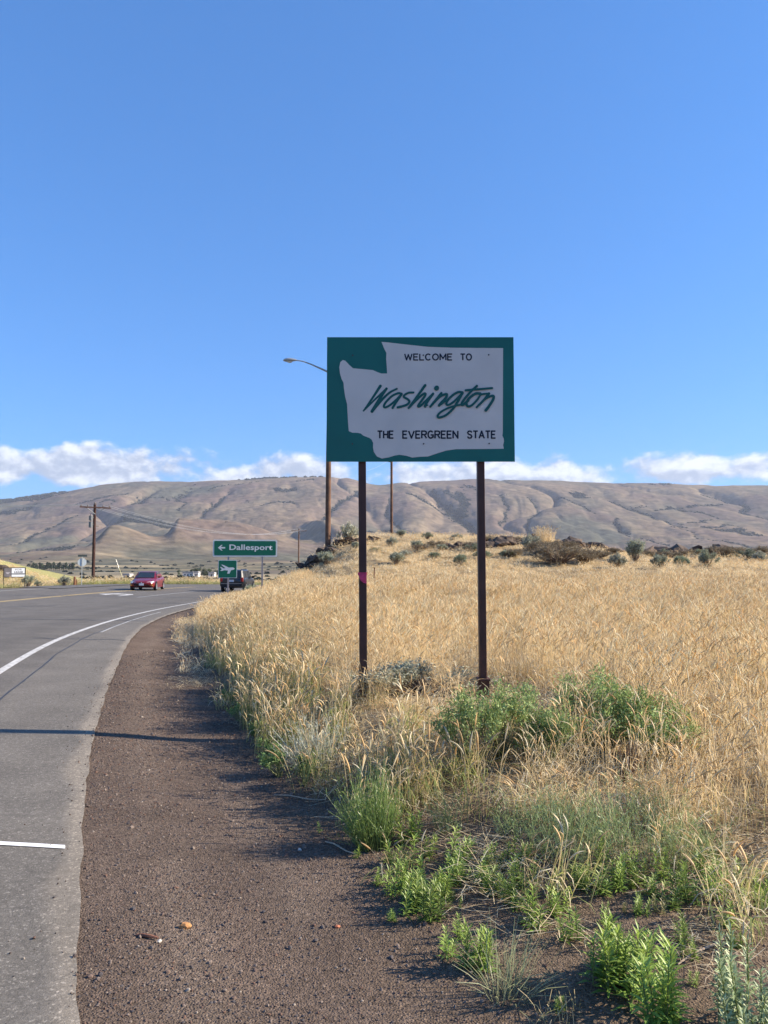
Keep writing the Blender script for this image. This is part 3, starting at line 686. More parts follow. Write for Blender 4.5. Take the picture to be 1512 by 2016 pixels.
    # posts: tubes behind the panel with a wider slip base at the ground
    for (xt, xb, yb, wpx) in ((712.5, 715, 1362, 15.0), (948, 953, 1345, 14.0)):
        pb = at(xb, yb, Y); pt = at(xt, 900, Y); gz = hz(pb.x, Y) - 0.12; wd = wpx * K
        top = ztop - 0.08
        lean = (pt.x - pb.x) / (pt.z - pb.z)
        b = MB()
        xg = pb.x + lean * (gz - pb.z); xtop = pb.x + lean * (top - pb.z)
        def ring(x, z, s): return [Vector((x + dx * wd / 2 * s, 0.034 + 0.055 + dy * 0.055 * s, z)) for dx, dy in ((-1, -.9), (-.9, -1), (.9, -1), (1, -.9), (1, .9), (.9, 1), (-.9, 1), (-1, .9))]
        b.loft([ring(xg, gz, 1), ring(xtop, top, 1)], closed=True)
        b.build('post', brown, root, smooth=True)
        b = MB(); b.box((xg + 0.0, 0.09, gz + 0.19), (wd * 1.5, 0.16, 0.18)); b.box((xg, 0.09, gz + 0.29), (wd * 1.75, 0.19, 0.02)); b.build('slip_base', brown, root)
    root.location = (0, Y, 0)
    # pink flagging tape tied round the near post
    pink = mat('pink_tape', (0.60, 0.05, 0.13), 0.5, var=0.12, scale=30)
    p = at(713, 1129, Y); yy = Y + 0.034
    tape = MB(); hw = 7.5 * K + 0.006
    loop = [(-hw, -0.004), (hw, -0.004), (hw, 0.118), (-hw, 0.118)]
    n = 4
    vs = [(p.x + x, yy + y, p.z - 0.018) for x, y in loop] + [(p.x + x, yy + y, p.z + 0.010) for x, y in loop]
    tape.add(vs, [(i, (i + 1) % n, (i + 1) % n + n, i + n) for i in range(n)])
    q0 = [(p.x - hw * 0.9, yy - 0.010, p.z - 0.012), (p.x + hw, yy - 0.012, p.z - 0.006), (p.x + hw * 1.02, yy - 0.014, p.z - 0.098), (p.x + hw * 0.35, yy - 0.028, p.z - 0.092), (p.x - hw * 0.35, yy - 0.02, p.z - 0.066)]
    tape.add(q0, [(0, 1, 2, 3, 4)])
    o = tape.build('flagging_tape', pink); set_tags(o, 'pink flagging tape tied around the brown sign post', 'tape')
build_welcome_sign()

# ------------------------------------------------------------------ guide signs by the junction
def rounded(x0, z0, x1, z1, r, n=5):
    out = []
    for cx, cz, a0 in ((x1 - r, z1 - r, 0), (x0 + r, z1 - r, 90), (x0 + r, z0 + r, 180), (x1 - r, z0 + r, 270)):
        for k in range(n): a = math.radians(a0 + 90 * k / (n - 1)); out.append((cx + r * math.cos(a), cz + r * math.sin(a)))
    return out
def build_guide_signs():
    Y = 36.0; K = Y / FPX
    green = mat('guide_sign_green', (0.003, 0.125, 0.075), 0.4, var=0.05, scale=2.0)
    wh = mat('guide_sign_white', (0.62, 0.66, 0.66), 0.5, var=0.04)
    alu = mat('aluminium', (0.45, 0.46, 0.47)); steel = mat('galvanised_post', (0.30, 0.28, 0.29), 0.5, 0.5, var=0.12)
    def w(px, py): p = at(px, py, Y); return p.x, p.z
    root = empty('direction_sign', (0, Y, 0), 0, 'wide green direction sign reading Dallesport with a white arrow', 'road sign')
    x0, z1 = w(420.5, 1062.5); x1, z0 = w(545, 1096)
    b = MB(); b.prism(rounded(x0, z0, x1, z1, 0.07), -0.004, 0.004); b.build('border', wh, root)
    b = MB(); e = 2.6 * K; b.prism(rounded(x0 + e, z0 + e, x1 - e, z1 - e, 0.05), -0.010, -0.0045); b.build('panel', green, root)
    p = w(452, 1086.2); q = w(536, 1072.0)
    link('lettering', text_mesh('Dallesport', p[0], p[1], q[0], q[1], -0.0125, wh, 0.022, 1.03), root)
    ar = [(430, 1078.5), (436.5, 1073), (439, 1073), (435.6, 1077), (444, 1077), (444, 1080), (435.6, 1080), (439, 1084), (436.5, 1084)]
    poly_face('arrow', [w(*a) for a in ar], -0.0125, wh, root)
    for px in (450, 516):
        x, _ = w(px, 1100); g = hz(x, Y) - 0.3; b = MB(); b.box((x, 0.045, (g + z1 - 0.1) / 2), (0.075, 0.075, z1 - 0.1 - g)); b.build('post', steel, root)
    # small airport symbol board clamped to the first post
    r2 = empty('airport_sign', (0, Y - 0.06, 0), 0, 'small square green sign with a white airplane symbol on the left post', 'road sign')
    x0, z1 = w(431.5, 1102.5); x1, z0 = w(467.5, 1138)
    b = MB(); b.prism(rounded(x0, z0, x1, z1, 0.04), -0.004, 0.004); b.build('border', wh, r2)
    e = 1.1 * K; b = MB(); b.prism(rounded(x0 + e, z0 + e, x1 - e, z1 - e, 0.035), -0.010, -0.0045); b.build('panel', green, r2)
    s = 180 / 1512.0
    pl = [(480,602),(506,602),(604,650),(670,647),(694,659),(699,672),(682,685),(642,693),(612,750),(576,750),(590,699),(530,693),(490,706),(464,702),(490,679),(460,640),(484,640),(516,664),(548,659)]
    poly_face('airplane_symbol', [w(380 + x * s, 1040 + y * s) for x, y in pl], -0.0125, wh, r2)
    b = MB(); b.box((w(450, 1120)[0], 0.03, (z0 + z1) / 2), (0.09, 0.04, 0.10)); b.build('clamp', steel, r2)
build_guide_signs()
def turn_sign(name, px, py, Y, rz):                # slight turn added about the board's own pivot so its face catches sun
    r = bpy.data.objects[name]; xc = at(px, py, 36.0).x
    for c in r.children: c.location.x -= xc
    r.location = (xc, Y, 0); r.rotation_euler = (0, 0, rz)
turn_sign('direction_sign', 482.7, 1080, 36.0, math.radians(7)); turn_sign('airport_sign', 449.5, 1120, 35.84, math.radians(7))

# ------------------------------------------------------------------ poles, lamp, wires
M_POLE = mat('creosote_pole', (0.045, 0.021, 0.017), 0.85, var=0.3, scale=3.0, bump=0.004, bscale=25, color2=(0.07, 0.034, 0.026), c2scale=1.2)
M_POLE2 = mat('weathered_pole', (0.17, 0.095, 0.06), 0.9, var=0.25, scale=3.0, bump=0.004, bscale=25, color2=(0.10, 0.058, 0.042), c2scale=1.0)
M_IRON = mat('grey_iron', (0.16, 0.17, 0.18), 0.5, 0.5, var=0.1)
M_INS = mat('insulator', (0.20, 0.17, 0.15), 0.3, var=0.1)
M_WIRE = mat('bare_wire', (0.55, 0.55, 0.55), 0.4, 0.6, var=0.0)
def build_lamp_pole():
    Y = 45.0; b0 = at(645.5, 1058, Y); x = b0.x; g = hz(x, Y) - 0.3
    root = empty('lamp_pole', (x, Y, hz(x, Y)), 0, 'brown wooden utility pole carrying a cobra head street lamp behind the welcome sign', 'street lamp')
    lamp = at(571, 708, Y); arm0 = at(652, 735, Y); topz = arm0.z + 1.4
    gz = g - root.location.z
    def rel(p): return (p.x - x, 0.0, p.z - root.location.z)
    b = MB(); b.tube([(0, 0, gz), (0.02, 0, (gz + topz - root.location.z) / 2), (0.07, 0, topz - root.location.z)], [0.165, 0.15, 0.12], 12); b.build('pole', M_POLE2, root, smooth=True)
    e = at(583, 709, Y); mid = at(612, 717, Y)
    grey = mat('lamp_grey', (0.36, 0.38, 0.40), 0.45, 0.4, var=0.08)
    b = MB(); b.tube([rel(arm0), rel(at(640, 729.5, Y)), rel(mid), rel(at(597, 711.5, Y)), rel(e)], [0.07, 0.06, 0.042, 0.036, 0.034], 8); b.build('arm', grey, root, smooth=True)
    ex, _, ez = rel(e)
    secs = []
    for t, hw, hh, dz in ((0.02, 0.05, 0.05, 0), (-0.10, 0.09, 0.075, 0.01), (-0.30, 0.15, 0.11, 0.02), (-0.50, 0.17, 0.115, 0.01), (-0.66, 0.14, 0.09, 0.0), (-0.76, 0.06, 0.04, -0.01)):
        secs.append([Vector((ex + t, math.cos(a) * hw, ez + dz + math.sin(a) * hh)) for a in np.linspace(0, 2 * math.pi, 13)[:-1]])
    hd = MB().loft(secs, closed=True).build('lamp_head', grey, root, smooth=True, sharp=60)
    lens = MB(); lens.loft([[Vector((ex - 0.38 + math.cos(a) * 0.17 * k, math.sin(a) * 0.12 * k, ez - 0.08 - d)) for a in np.linspace(0, 2 * math.pi, 13)[:-1]] for k, d in ((1, 0.0), (0.85, 0.05), (0.4, 0.075))], closed=True)
    lens.build('lens', mat('lamp_lens', (0.55, 0.56, 0.55), 0.25, var=0.02), hd, smooth=True)
build_lamp_pole()

def crossarm_pole(px, base_py, top_py, Y, r, label, arm_len, arm_rot, braces=True, group=None, material=None, transformer=False, sink=0.3, cat='utility pole'):
    b0 = at(px, base_py, Y); t0 = at(px, top_py, Y); x = b0.x; g = hz(x, Y)
    root = empty('utility_pole', (x, Y, g), arm_rot, label, cat, group)
    h = t0.z - g
    MB().tube([(0, 0, -sink), (0, 0, h * 0.5), (0, 0, h)], [r, r * 0.9, r * 0.78], 10).build('pole', material or M_POLE, root, smooth=True)
    tips = []
    if arm_len:
        z = h - 0.35
        MB().box((0, -r * 0.95, z), (arm_len, 0.11, 0.13)).build('crossarm', material or M_POLE, root)
        for s in (-1, 1):
            MB().tube([(s * arm_len * 0.30, -r * 0.95, z - 0.04), (0, -r * 0.95, z - 0.75)], 0.04, 6).build('brace', M_IRON, root)
        for t in (-0.46, -0.25, 0.25, 0.46):
            MB().tube([(t * arm_len, -r * 0.95, z + 0.05), (t * arm_len, -r * 0.95, z + 0.16), (t * arm_len, -r * 0.95, z + 0.20), (t * arm_len, -r * 0.95, z + 0.27)], [0.03, 0.06, 0.075, 0.035], 8).build('insulator', M_INS, root, smooth=True)
            tips.append((t * arm_len, -r * 0.95, z + 0.26))
        MB().tube([(0, 0, h), (0, 0, h + 0.10), (0, 0, h + 0.14), (0, 0, h + 0.24)], [0.04, 0.10, 0.13, 0.06], 8).build('top_insulator', M_INS, root, smooth=True)
    if transformer:
        for dz, hh in ((h - 2.55, 0.62), (h - 1.75, 0.5)):
            tr = MB().tube([(-0.42, -0.05, dz), (-0.42, -0.05, dz + hh)], 0.20, 12).build('transformer', M_IRON, root, smooth=True)
            MB().tube([(-0.42, -0.05, dz + hh), (-0.50, -0.05, dz + hh + 0.28)], [0.05, 0.03], 6).build('bushing', M_INS, tr)
            MB().box((-0.2, -0.05, dz + hh * 0.6), (0.28, 0.08, 0.08)).build('bracket', M_IRON, tr)
        MB().box((0.32, -0.05, h - 2.4), (0.22, 0.14, 0.16)).build('cutout', M_INS, root)
    root['h'] = h
    return root, [root.matrix_basis @ Vector(t) if False else Vector(root.location) + Matrix.Rotation(arm_rot, 3, 'Z') @ Vector(t) for t in tips]
P1, T1 = crossarm_pole(183, 1149, 993, 84.0, 0.19, 'dark brown wooden utility pole with transformers beside the stop sign', 3.3, math.radians(38), transformer=True, group=None)
P2, T2 = crossarm_pole(588, 1096, 1042, 170.0, 0.17, 'thin utility pole with one crossarm standing beyond the rocky end of the mound', 3.4, math.radians(12), material=M_POLE2)
P3, T3 = crossarm_pole(771, 1062, 906, 70.0, 0.135, 'slim weathered utility pole on the mound between the sign posts', 0, 0, material=M_POLE2)
def fix_pole3():
    h = P3['h']
    MB().tube([(0, 0, h - 0.15), (-0.28, 0, h - 0.15)], 0.04, 6).build('insulator_arm', M_IRON, P3)
    MB().tube([(-0.28, 0, h - 0.15), (-0.28, 0, h - 0.02)], [0.05, 0.07], 8).build('insulator', M_INS, P3)
fix_pole3()
def wire(a, b, sag, label, r=0.011, group='power lines between the poles', name='power_line'):
    a = Vector(a); b = Vector(b); pts = []
    for k in range(25):
        t = k / 24; p = a.lerp(b, t); p.z -= sag * 4 * t * (1 - t); pts.append(p)
    o = MB().tube(pts, r, 4, caps=False).build(name, M_WIRE); set_tags(o, label, 'power line', group)
for i, t in enumerate(T1[:3]):
    wire(t, (t.x - 60, t.y - 8, t.z + 0.9), 0.7, 'pale power line leaving towards the roadside hill from the ' + ('outer hillward tip', 'inner hillward half', 'inner roadward half')[i] + ' of the crossarm', 0.016, None)
wire(Vector(P1.location) + Vector((-0.2, -0.1, P1['h'] - 2.0)), Vector(P1.location) + Vector((-60, -8, P1['h'] - 0.6)), 0.7, 'pale lower power line running from the transformers towards the roadside hill', 0.016, None)
for i in range(4):
    wire(T1[i], T2[i], 2.0, 'pale power line spanning between both crossarm poles, from the ' + ('outer hillward', 'inner hillward', 'inner roadward', 'outer roadward')[i] + ' insulator', 0.014, None)
p3top = Vector(P3.location) + Vector((-0.28, 0, P3['h'] - 0.02))
wire(p3top, at(722, 927, 60.0), 0.1, 'thin wire leaving the slim weathered pole behind the sign', 0.008, None)

# ------------------------------------------------------------------ left roadside furniture
def build_stop_sign():
    Y = 71.0; b0 = at(160.5, 1152, Y); x = b0.x; g = hz(x, Y)
    r = empty('stop_sign', (x, Y, g), math.radians(22), 'grey back of an octagonal stop sign under a dark street name blade', 'road sign')
    c = at(160.5, 1107, Y).z - g; R = 0.40
    oc = [(math.cos(math.radians(22.5 + 45 * k)) * R, c + math.sin(math.radians(22.5 + 45 * k)) * R) for k in range(8)]
    MB().prism(oc, 0.03, 0.036).build('panel', mat('sign_back', (0.55, 0.60, 0.60), 0.45, 0.3, var=0.06), r)
    t = at(160.5, 1096, Y).z - g
    MB().box((0, 0, (t - 0.3) / 2), (0.07, 0.05, t + 0.3)).build('post', mat('pale_post', (0.42, 0.44, 0.42), 0.6, 0.2, var=0.1), r)
    MB().box((0.02, 0, t + 0.09), (0.78, 0.02, 0.19)).build('street_name_blade', mat('blade_dark', (0.05, 0.065, 0.065), 0.5, var=0.1), r)
build_stop_sign()
def build_lease_sign():
    Y = 68.0; x0 = at(9, 1117, Y); x1 = at(48.5, 1137, Y); cx = (x0.x + x1.x) / 2; g = hz(cx, Y); w = x1.x - x0.x; zt = x0.z - g; zb = x1.z - g
    r = empty('lease_sign', (cx, Y, g), math.radians(28), 'dark framed roadside real estate board with white lease panels on two legs', 'sign')
    dark = mat('board_frame', (0.045, 0.04, 0.035), 0.6, var=0.15); gry = mat('board_grey', (0.16, 0.145, 0.15), 0.6, var=0.2, scale=3)
    wh = mat('board_white', (0.74, 0.76, 0.78), 0.5, var=0.05); ink = mat('board_ink', (0.03, 0.03, 0.04), 0.5, var=0.0)
    MB().box((0, 0.0, (zt + zb) / 2), (w, 0.05, zt - zb)).build('board', dark, r)
    def panel(n, u0, u1, v0, v1, m, y): return MB().box((-w/2 + (u0 + u1) / 2 * w, y, zb + (v0 + v1) / 2 * (zt - zb)), ((u1 - u0) * w, 0.012, (v1 - v0) * (zt - zb))).build(n, m, r)
    panel('grey_panel', 0.04, 0.36, 0.06, 0.93, gry, -0.031); panel('white_panel', 0.37, 0.95, 0.40, 0.93, wh, -0.031); panel('white_strip', 0.37, 0.96, 0.07, 0.30, wh, -0.031)
    def X(u): return -w/2 + u * w
    def Z(v): return zb + v * (zt - zb)
    link('lettering', text_mesh('LEASE', X(0.48), Z(0.44), X(0.87), Z(0.62), -0.039, ink, 0.03, 1.05), r)
    link('lettering', text_mesh('FOR', X(0.52), Z(0.70), X(0.82), Z(0.86), -0.039, gry, 0.02, 1.05), r)
    MB().prism([(X(0.10), Z(0.52)), (X(0.30), Z(0.52)), (X(0.26), Z(0.44)), (X(0.22), Z(0.36)), (X(0.16), Z(0.36)), (X(0.14), Z(0.44))], -0.042, -0.0375).build('emblem', mat('emblem_pale', (0.42, 0.38, 0.40), 0.6, var=0.05), r)
    for s in (-1, 1): MB().box((s * (w / 2 - 0.045), 0.06, zt / 2 - 0.15), (0.09, 0.07, zt + 0.3)).build('leg', dark, r)
build_lease_sign()
def small_posts():
    rust = mat('rusty_post', (0.17, 0.075, 0.04), 0.85, var=0.3, scale=8); dk = mat('dark_post', (0.03, 0.032, 0.035), 0.7, var=0.1)
    conc = mat('pale_concrete', (0.62, 0.58, 0.54), 0.8, var=0.12); pinkc = mat('pink_gravel', (0.55, 0.36, 0.29), 0.9, var=0.25, scale=9, bump=0.02, bscale=12)
    def post(px, pb, pt, Y, r, m, label, name='marker_post', cap=True):
        p = at(px, pb, Y); g = hz(p.x, Y); h = at(px, pt, Y).z - g
        e = empty(name, (p.x, Y, g), 0, label, 'post')
        MB().tube([(0, 0, -0.2), (0, 0, h * 0.5), (0, 0, h)], [r, r * 0.97, r * 0.92], 8).build('post', m, e, smooth=True)
        MB().tube([(0, 0, h), (0, 0, h + r * 0.7)], [r * 1.1, r * 0.6], 8).build('cap', m, e)
        return e
    post(146.5, 1155, 1137, 69.0, 0.11, rust, 'thick rusty brown marker post beside the stop sign')
    post(150.5, 1154, 1141, 70.2, 0.05, rust, 'thin short brown post behind the thick rusty post')
    post(206.5, 1151, 1138, 88.0, 0.13, dk, 'short black post between the utility pole and the guy marker')
    post(53, 1158, 1140, 69.0, 0.06, rust, 'slim brown stake beside the lease board')
    # the guy wire guard, tilted
    Y = 86.0; a = at(248, 1152, Y); b = at(234, 1118, Y); g = hz(a.x, Y)
    e = empty('guy_wire_marker', (a.x, Y, g), 0, 'leaning pale yellow guy wire guard right of the utility pole', 'marker')
    MB().tube([(0, 0, -0.2), (b.x - a.x, 0, b.z - g)], 0.04, 8).build('guard', mat('pale_yellow_plastic', (0.50, 0.46, 0.28), 0.5, var=0.1), e, smooth=True)
    MB().tube([(b.x - a.x, 0, b.z - g), (b.x - a.x - 0.35, 0, b.z - g + 0.95)], 0.015, 6).build('guy_wire', M_WIRE, e)
    # cabinet and apron at the foot of the pole
    p = at(190, 1151, 82.0); g = hz(p.x, 82.0); c = empty('utility_box', (p.x, 82.0, g), 0, 'small white utility box at the foot of the dark pole', 'box')
    MB().box((0, 0, 0.22), (0.55, 0.4, 0.6)).build('cabinet', conc, c); MB().box((0, 0, 0.54), (0.6, 0.45, 0.05)).build('lid', conc, c)
    p = at(184, 1152.5, 81.0); X = np.linspace(-1.6, 2.4, 9); 
    mb = MB(); ring = []
    for k in range(16):
        a = 2 * math.pi * k / 16; ring.append((p.x + 0.6 + math.cos(a) * 1.9 * (1 + 0.2 * math.sin(3 * a)), 81.6 + math.sin(a) * 1.1))
    vs = [(x, y, hz(x, y) + 0.03) for x, y in ring] + [(p.x + 0.6, 81.6, hz(p.x + 0.6, 81.6) + 0.22)]
    mb.add(vs, [(k, (k + 1) % 16, 16) for k in range(16)])
    o = mb.build('gravel_pile', pinkc, smooth=True); set_tags(o, 'low pinkish gravel heap around the foot of the dark pole', 'gravel')
    # thin steel stake in the field
    Y = 24.0; p = at(735, 1143, Y); t = at(737, 1117, Y); g = hz(p.x, Y); e = empty('steel_stake', (p.x, Y, g), 0, 'thin rusty steel stake standing in the grass right of the pink tape', 'stake')
    MB().tube([(0, 0, -0.2), (t.x - p.x, 0, t.z - g)], 0.016, 6).build('rod', rust, e); MB().tube([(t.x - p.x, 0, t.z - g - 0.05), (t.x - p.x, 0, t.z - g)], 0.022, 6).build('tip', rust, e)
small_posts()

# ------------------------------------------------------------------ vehicles (x forward, y left)
def car_paint(name, c):
    m = mat(name, c, 0.28, 0.0, var=0.03, spec=0.5); p = m.node_tree.nodes['Principled BSDF']; p.inputs['Coat Weight'].default_value = 0.45; p.inputs['Coat Roughness'].default_value = 0.08
    return m
M_GLASS = mat('car_glass', (0.02, 0.026, 0.03), 0.06, var=0.0, spec=0.6); M_TYRE = mat('tyre', (0.02, 0.02, 0.02), 0.85, var=0.1); M_RIM = mat('alloy_rim', (0.58, 0.58, 0.58), 0.3, 0.7, var=0.05)
M_TRIM = mat('black_trim', (0.018, 0.018, 0.02), 0.6, var=0.05); M_LAMP = mat('headlamp', (0.75, 0.76, 0.76), 0.1, 0.3, var=0.02); M_TAIL = mat('tail_lamp', (0.55, 0.03, 0.02), 0.2, var=0.05)
M_AMBER = mat('amber_lamp', (0.8, 0.32, 0.05), 0.2, var=0.05); M_PLATE = mat('plate', (0.65, 0.66, 0.68), 0.5, var=0.05)
def sec(x, hw, zb, zt, tuck=0.86, crown=0.03):
    pts = [(0.62 * hw, zb), (0.9 * hw, zb + 0.02), (hw * 0.985, zb + 0.14), (hw, zb + (zt - zb) * 0.5), (hw * 0.975, zt - 0.10), (hw * tuck, zt - 0.015), (hw * 0.45, zt + crown)]
    L_ = [Vector((x, y, z)) for y, z in pts]; R_ = [Vector((x, -y, z)) for y, z in reversed(pts)]
    return L_ + R_
def wheel(root, x, y, r, w):
    e = bpy.data.objects.new('wheel', None); COL.objects.link(e); e.parent = root; e.location = (x, y, r)
    prof = [(-w/2, r*0.66), (-w/2, r*0.93), (-w*0.36, r), (w*0.36, r), (w/2, r*0.93), (w/2, r*0.66)]
    MB().loft([[Vector((math.cos(a) * q, p, math.sin(a) * q)) for a in np.linspace(0, 2*math.pi, 21)[:-1]] for p, q in prof], closed=True, caps=False).build('tyre', M_TYRE, e, smooth=True)
    s = 1 if y > 0 else -1
    mb = MB()
    mb.loft([[Vector((math.cos(a) * q, s * p, math.sin(a) * q)) for a in np.linspace(0, 2*math.pi, 21)[:-1]] for p, q in ((-w*0.4, r*0.66), (w*0.50, r*0.67), (w*0.44, r*0.60), (w*0.30, r*0.57), (w*0.30, r*0.05))], closed=True)
    for k in range(5):
        a = 2*math.pi*k/5; mb.box((math.cos(a)*r*0.33, s*w*0.37, math.sin(a)*r*0.33), (r*0.55, 0.03, r*0.15), Matrix.Rotation(-a, 3, 'Y'))
    mb.build('rim', M_RIM, e, smooth=True)
    # dark wheel arch
    MB().loft([[Vector((math.cos(a) * q, s * p - y * 0, math.sin(a) * q)) for a in np.linspace(-0.15, math.pi + 0.15, 15)] for p, q in ((-w * 0.3, r * 1.13), (w * 0.42, r * 1.13), (w * 0.42, r * 0.98))], caps=False).build('arch', M_TRIM, e)
def plane4(root, name, m, pts, off):
    """a pane slightly proud of the body, with thickness"""
    P = [Vector(p) for p in pts]; n = (P[1] - P[0]).cross(P[2] - P[0]).normalized()
    c = sum(P, Vector()) / len(P)
    if n.dot(c - Vector((0, 0, 0.9))) < 0: n = -n
    k = len(P); vs = [p - n * 0.01 for p in P] + [p + n * off for p in P]
    return MB().add(vs, [tuple(range(k)), tuple(range(2*k-1, k-1, -1))] + [(i, (i+1) % k, (i+1) % k + k, i + k) for i in range(k)]).build(name, m, root)
def build_sedan():
    Y = 59.0; p = at(291, 1158, Y); x = p.x; z = hz(x, Y) + 0.012
    r = empty('parked_sedan'.replace('parked_', ''), (x, Y, z), math.radians(-84), 'dark red four door sedan facing us at the junction', 'car')
    paint = car_paint('maroon_paint', (0.16, 0.008, 0.009))
    S = [sec(-2.36, 0.70, 0.42, 0.86), sec(-2.25, 0.84, 0.30, 0.98), sec(-1.85, 0.90, 0.22, 1.0), sec(-1.0, 0.91, 0.20, 0.96), sec(0, 0.91, 0.20, 0.94), sec(0.85, 0.91, 0.20, 0.93), sec(1.35, 0.89, 0.20, 0.86), sec(1.95, 0.86, 0.22, 0.76), sec(2.25, 0.78, 0.28, 0.68), sec(2.40, 0.60, 0.40, 0.60)]
    MB().loft(S, closed=True).build('body', paint, r, smooth=True, sharp=50)
    lower = [(-1.75, 0.80), (1.05, 0.82)]; belt, roof = 0.93, 1.40
    def ring(x0, x1, hw, z, r_=0.12):
        return [Vector((x0, -hw + r_, z)), Vector((x0 + r_, -hw, z)), Vector((x1 - r_, -hw, z)), Vector((x1, -hw + r_, z)), Vector((x1, hw - r_, z)), Vector((x1 - r_, hw, z)), Vector((x0 + r_, hw, z)), Vector((x0, hw - r_, z))]
    MB().loft([ring(-1.70, 1.12, 0.82, belt - 0.04), ring(-1.40, 0.72, 0.78, 1.10), ring(-0.98, 0.24, 0.66, 1.36), ring(-0.80, 0.02, 0.56, 1.40), ], closed=True).build('cabin', paint, r, smooth=True, sharp=40)
    plane4(r, 'windscreen', M_GLASS, [(1.06, -0.66, 0.95), (1.06, 0.66, 0.95), (0.27, 0.55, 1.345), (0.27, -0.55, 1.345)], 0.006)
    plane4(r, 'rear_window', M_GLASS, [(-1.62, -0.64, 0.97), (-1.62, 0.64, 0.97), (-1.01, 0.53, 1.34), (-1.01, -0.53, 1.34)], 0.006)
    for s in (-1, 1):
        plane4(r, 'side_window', M_GLASS, [(0.90, s*0.81, 0.96), (-0.30, s*0.812, 0.96), (-0.32, s*0.675, 1.34), (0.25, s*0.675, 1.34)], 0.008)
        plane4(r, 'side_window', M_GLASS, [(-0.38, s*0.812, 0.96), (-1.36, s*0.805, 0.97), (-0.96, s*0.675, 1.33), (-0.40, s*0.675, 1.34)], 0.008)
        MB().box((0.78, s * 0.98, 0.99), (0.12, 0.18, 0.12)).build('mirror', M_TRIM if s < 0 else paint, r)
        MB().loft([[Vector((2.30, s*0.74, 0.60)), Vector((2.05, s*0.85, 0.62)), Vector((2.05, s*0.84, 0.72)), Vector((2.24, s*0.70, 0.69))], [Vector((2.39, s*0.40, 0.56)), Vector((2.36, s*0.41, 0.56)), Vector((2.34, s*0.40, 0.65)), Vector((2.36, s*0.38, 0.65))]], closed=True).build('headlight', M_LAMP, r)
        MB().box((2.27, s * 0.72, 0.42), (0.08, 0.18, 0.07)).build('fog_light', M_AMBER, r)
        MB().box((-2.32, s * 0.60, 0.80), (0.1, 0.3, 0.14)).build('tail_light', M_TAIL, r)
        for xx in (0.40, -0.72): MB().box((xx - 0.55 * 0, s * 0.915, 0.80), (0.16, 0.025, 0.03)).build('door_handle', M_TRIM, r)
        MB().box((-0.1, s * 0.905, 0.27), (2.2, 0.03, 0.09)).build('sill', paint, r)
        for xx in (-1.42, 1.45): wheel(r, xx, s * 0.83, 0.325, 0.21)
    MB().box((2.37, 0, 0.44), (0.06, 1.05, 0.14)).build('grille', M_TRIM, r)
    MB().box((2.405, 0, 0.48), (0.02, 0.34, 0.16)).build('plate', M_PLATE, r)
    MB().box((2.41, 0, 0.61), (0.03, 0.07, 0.09)).build('badge', M_RIM, r)
    MB().box((2.20, 0, 0.27), (0.3, 1.35, 0.05)).build('air_dam', M_TRIM, r)
build_sedan()
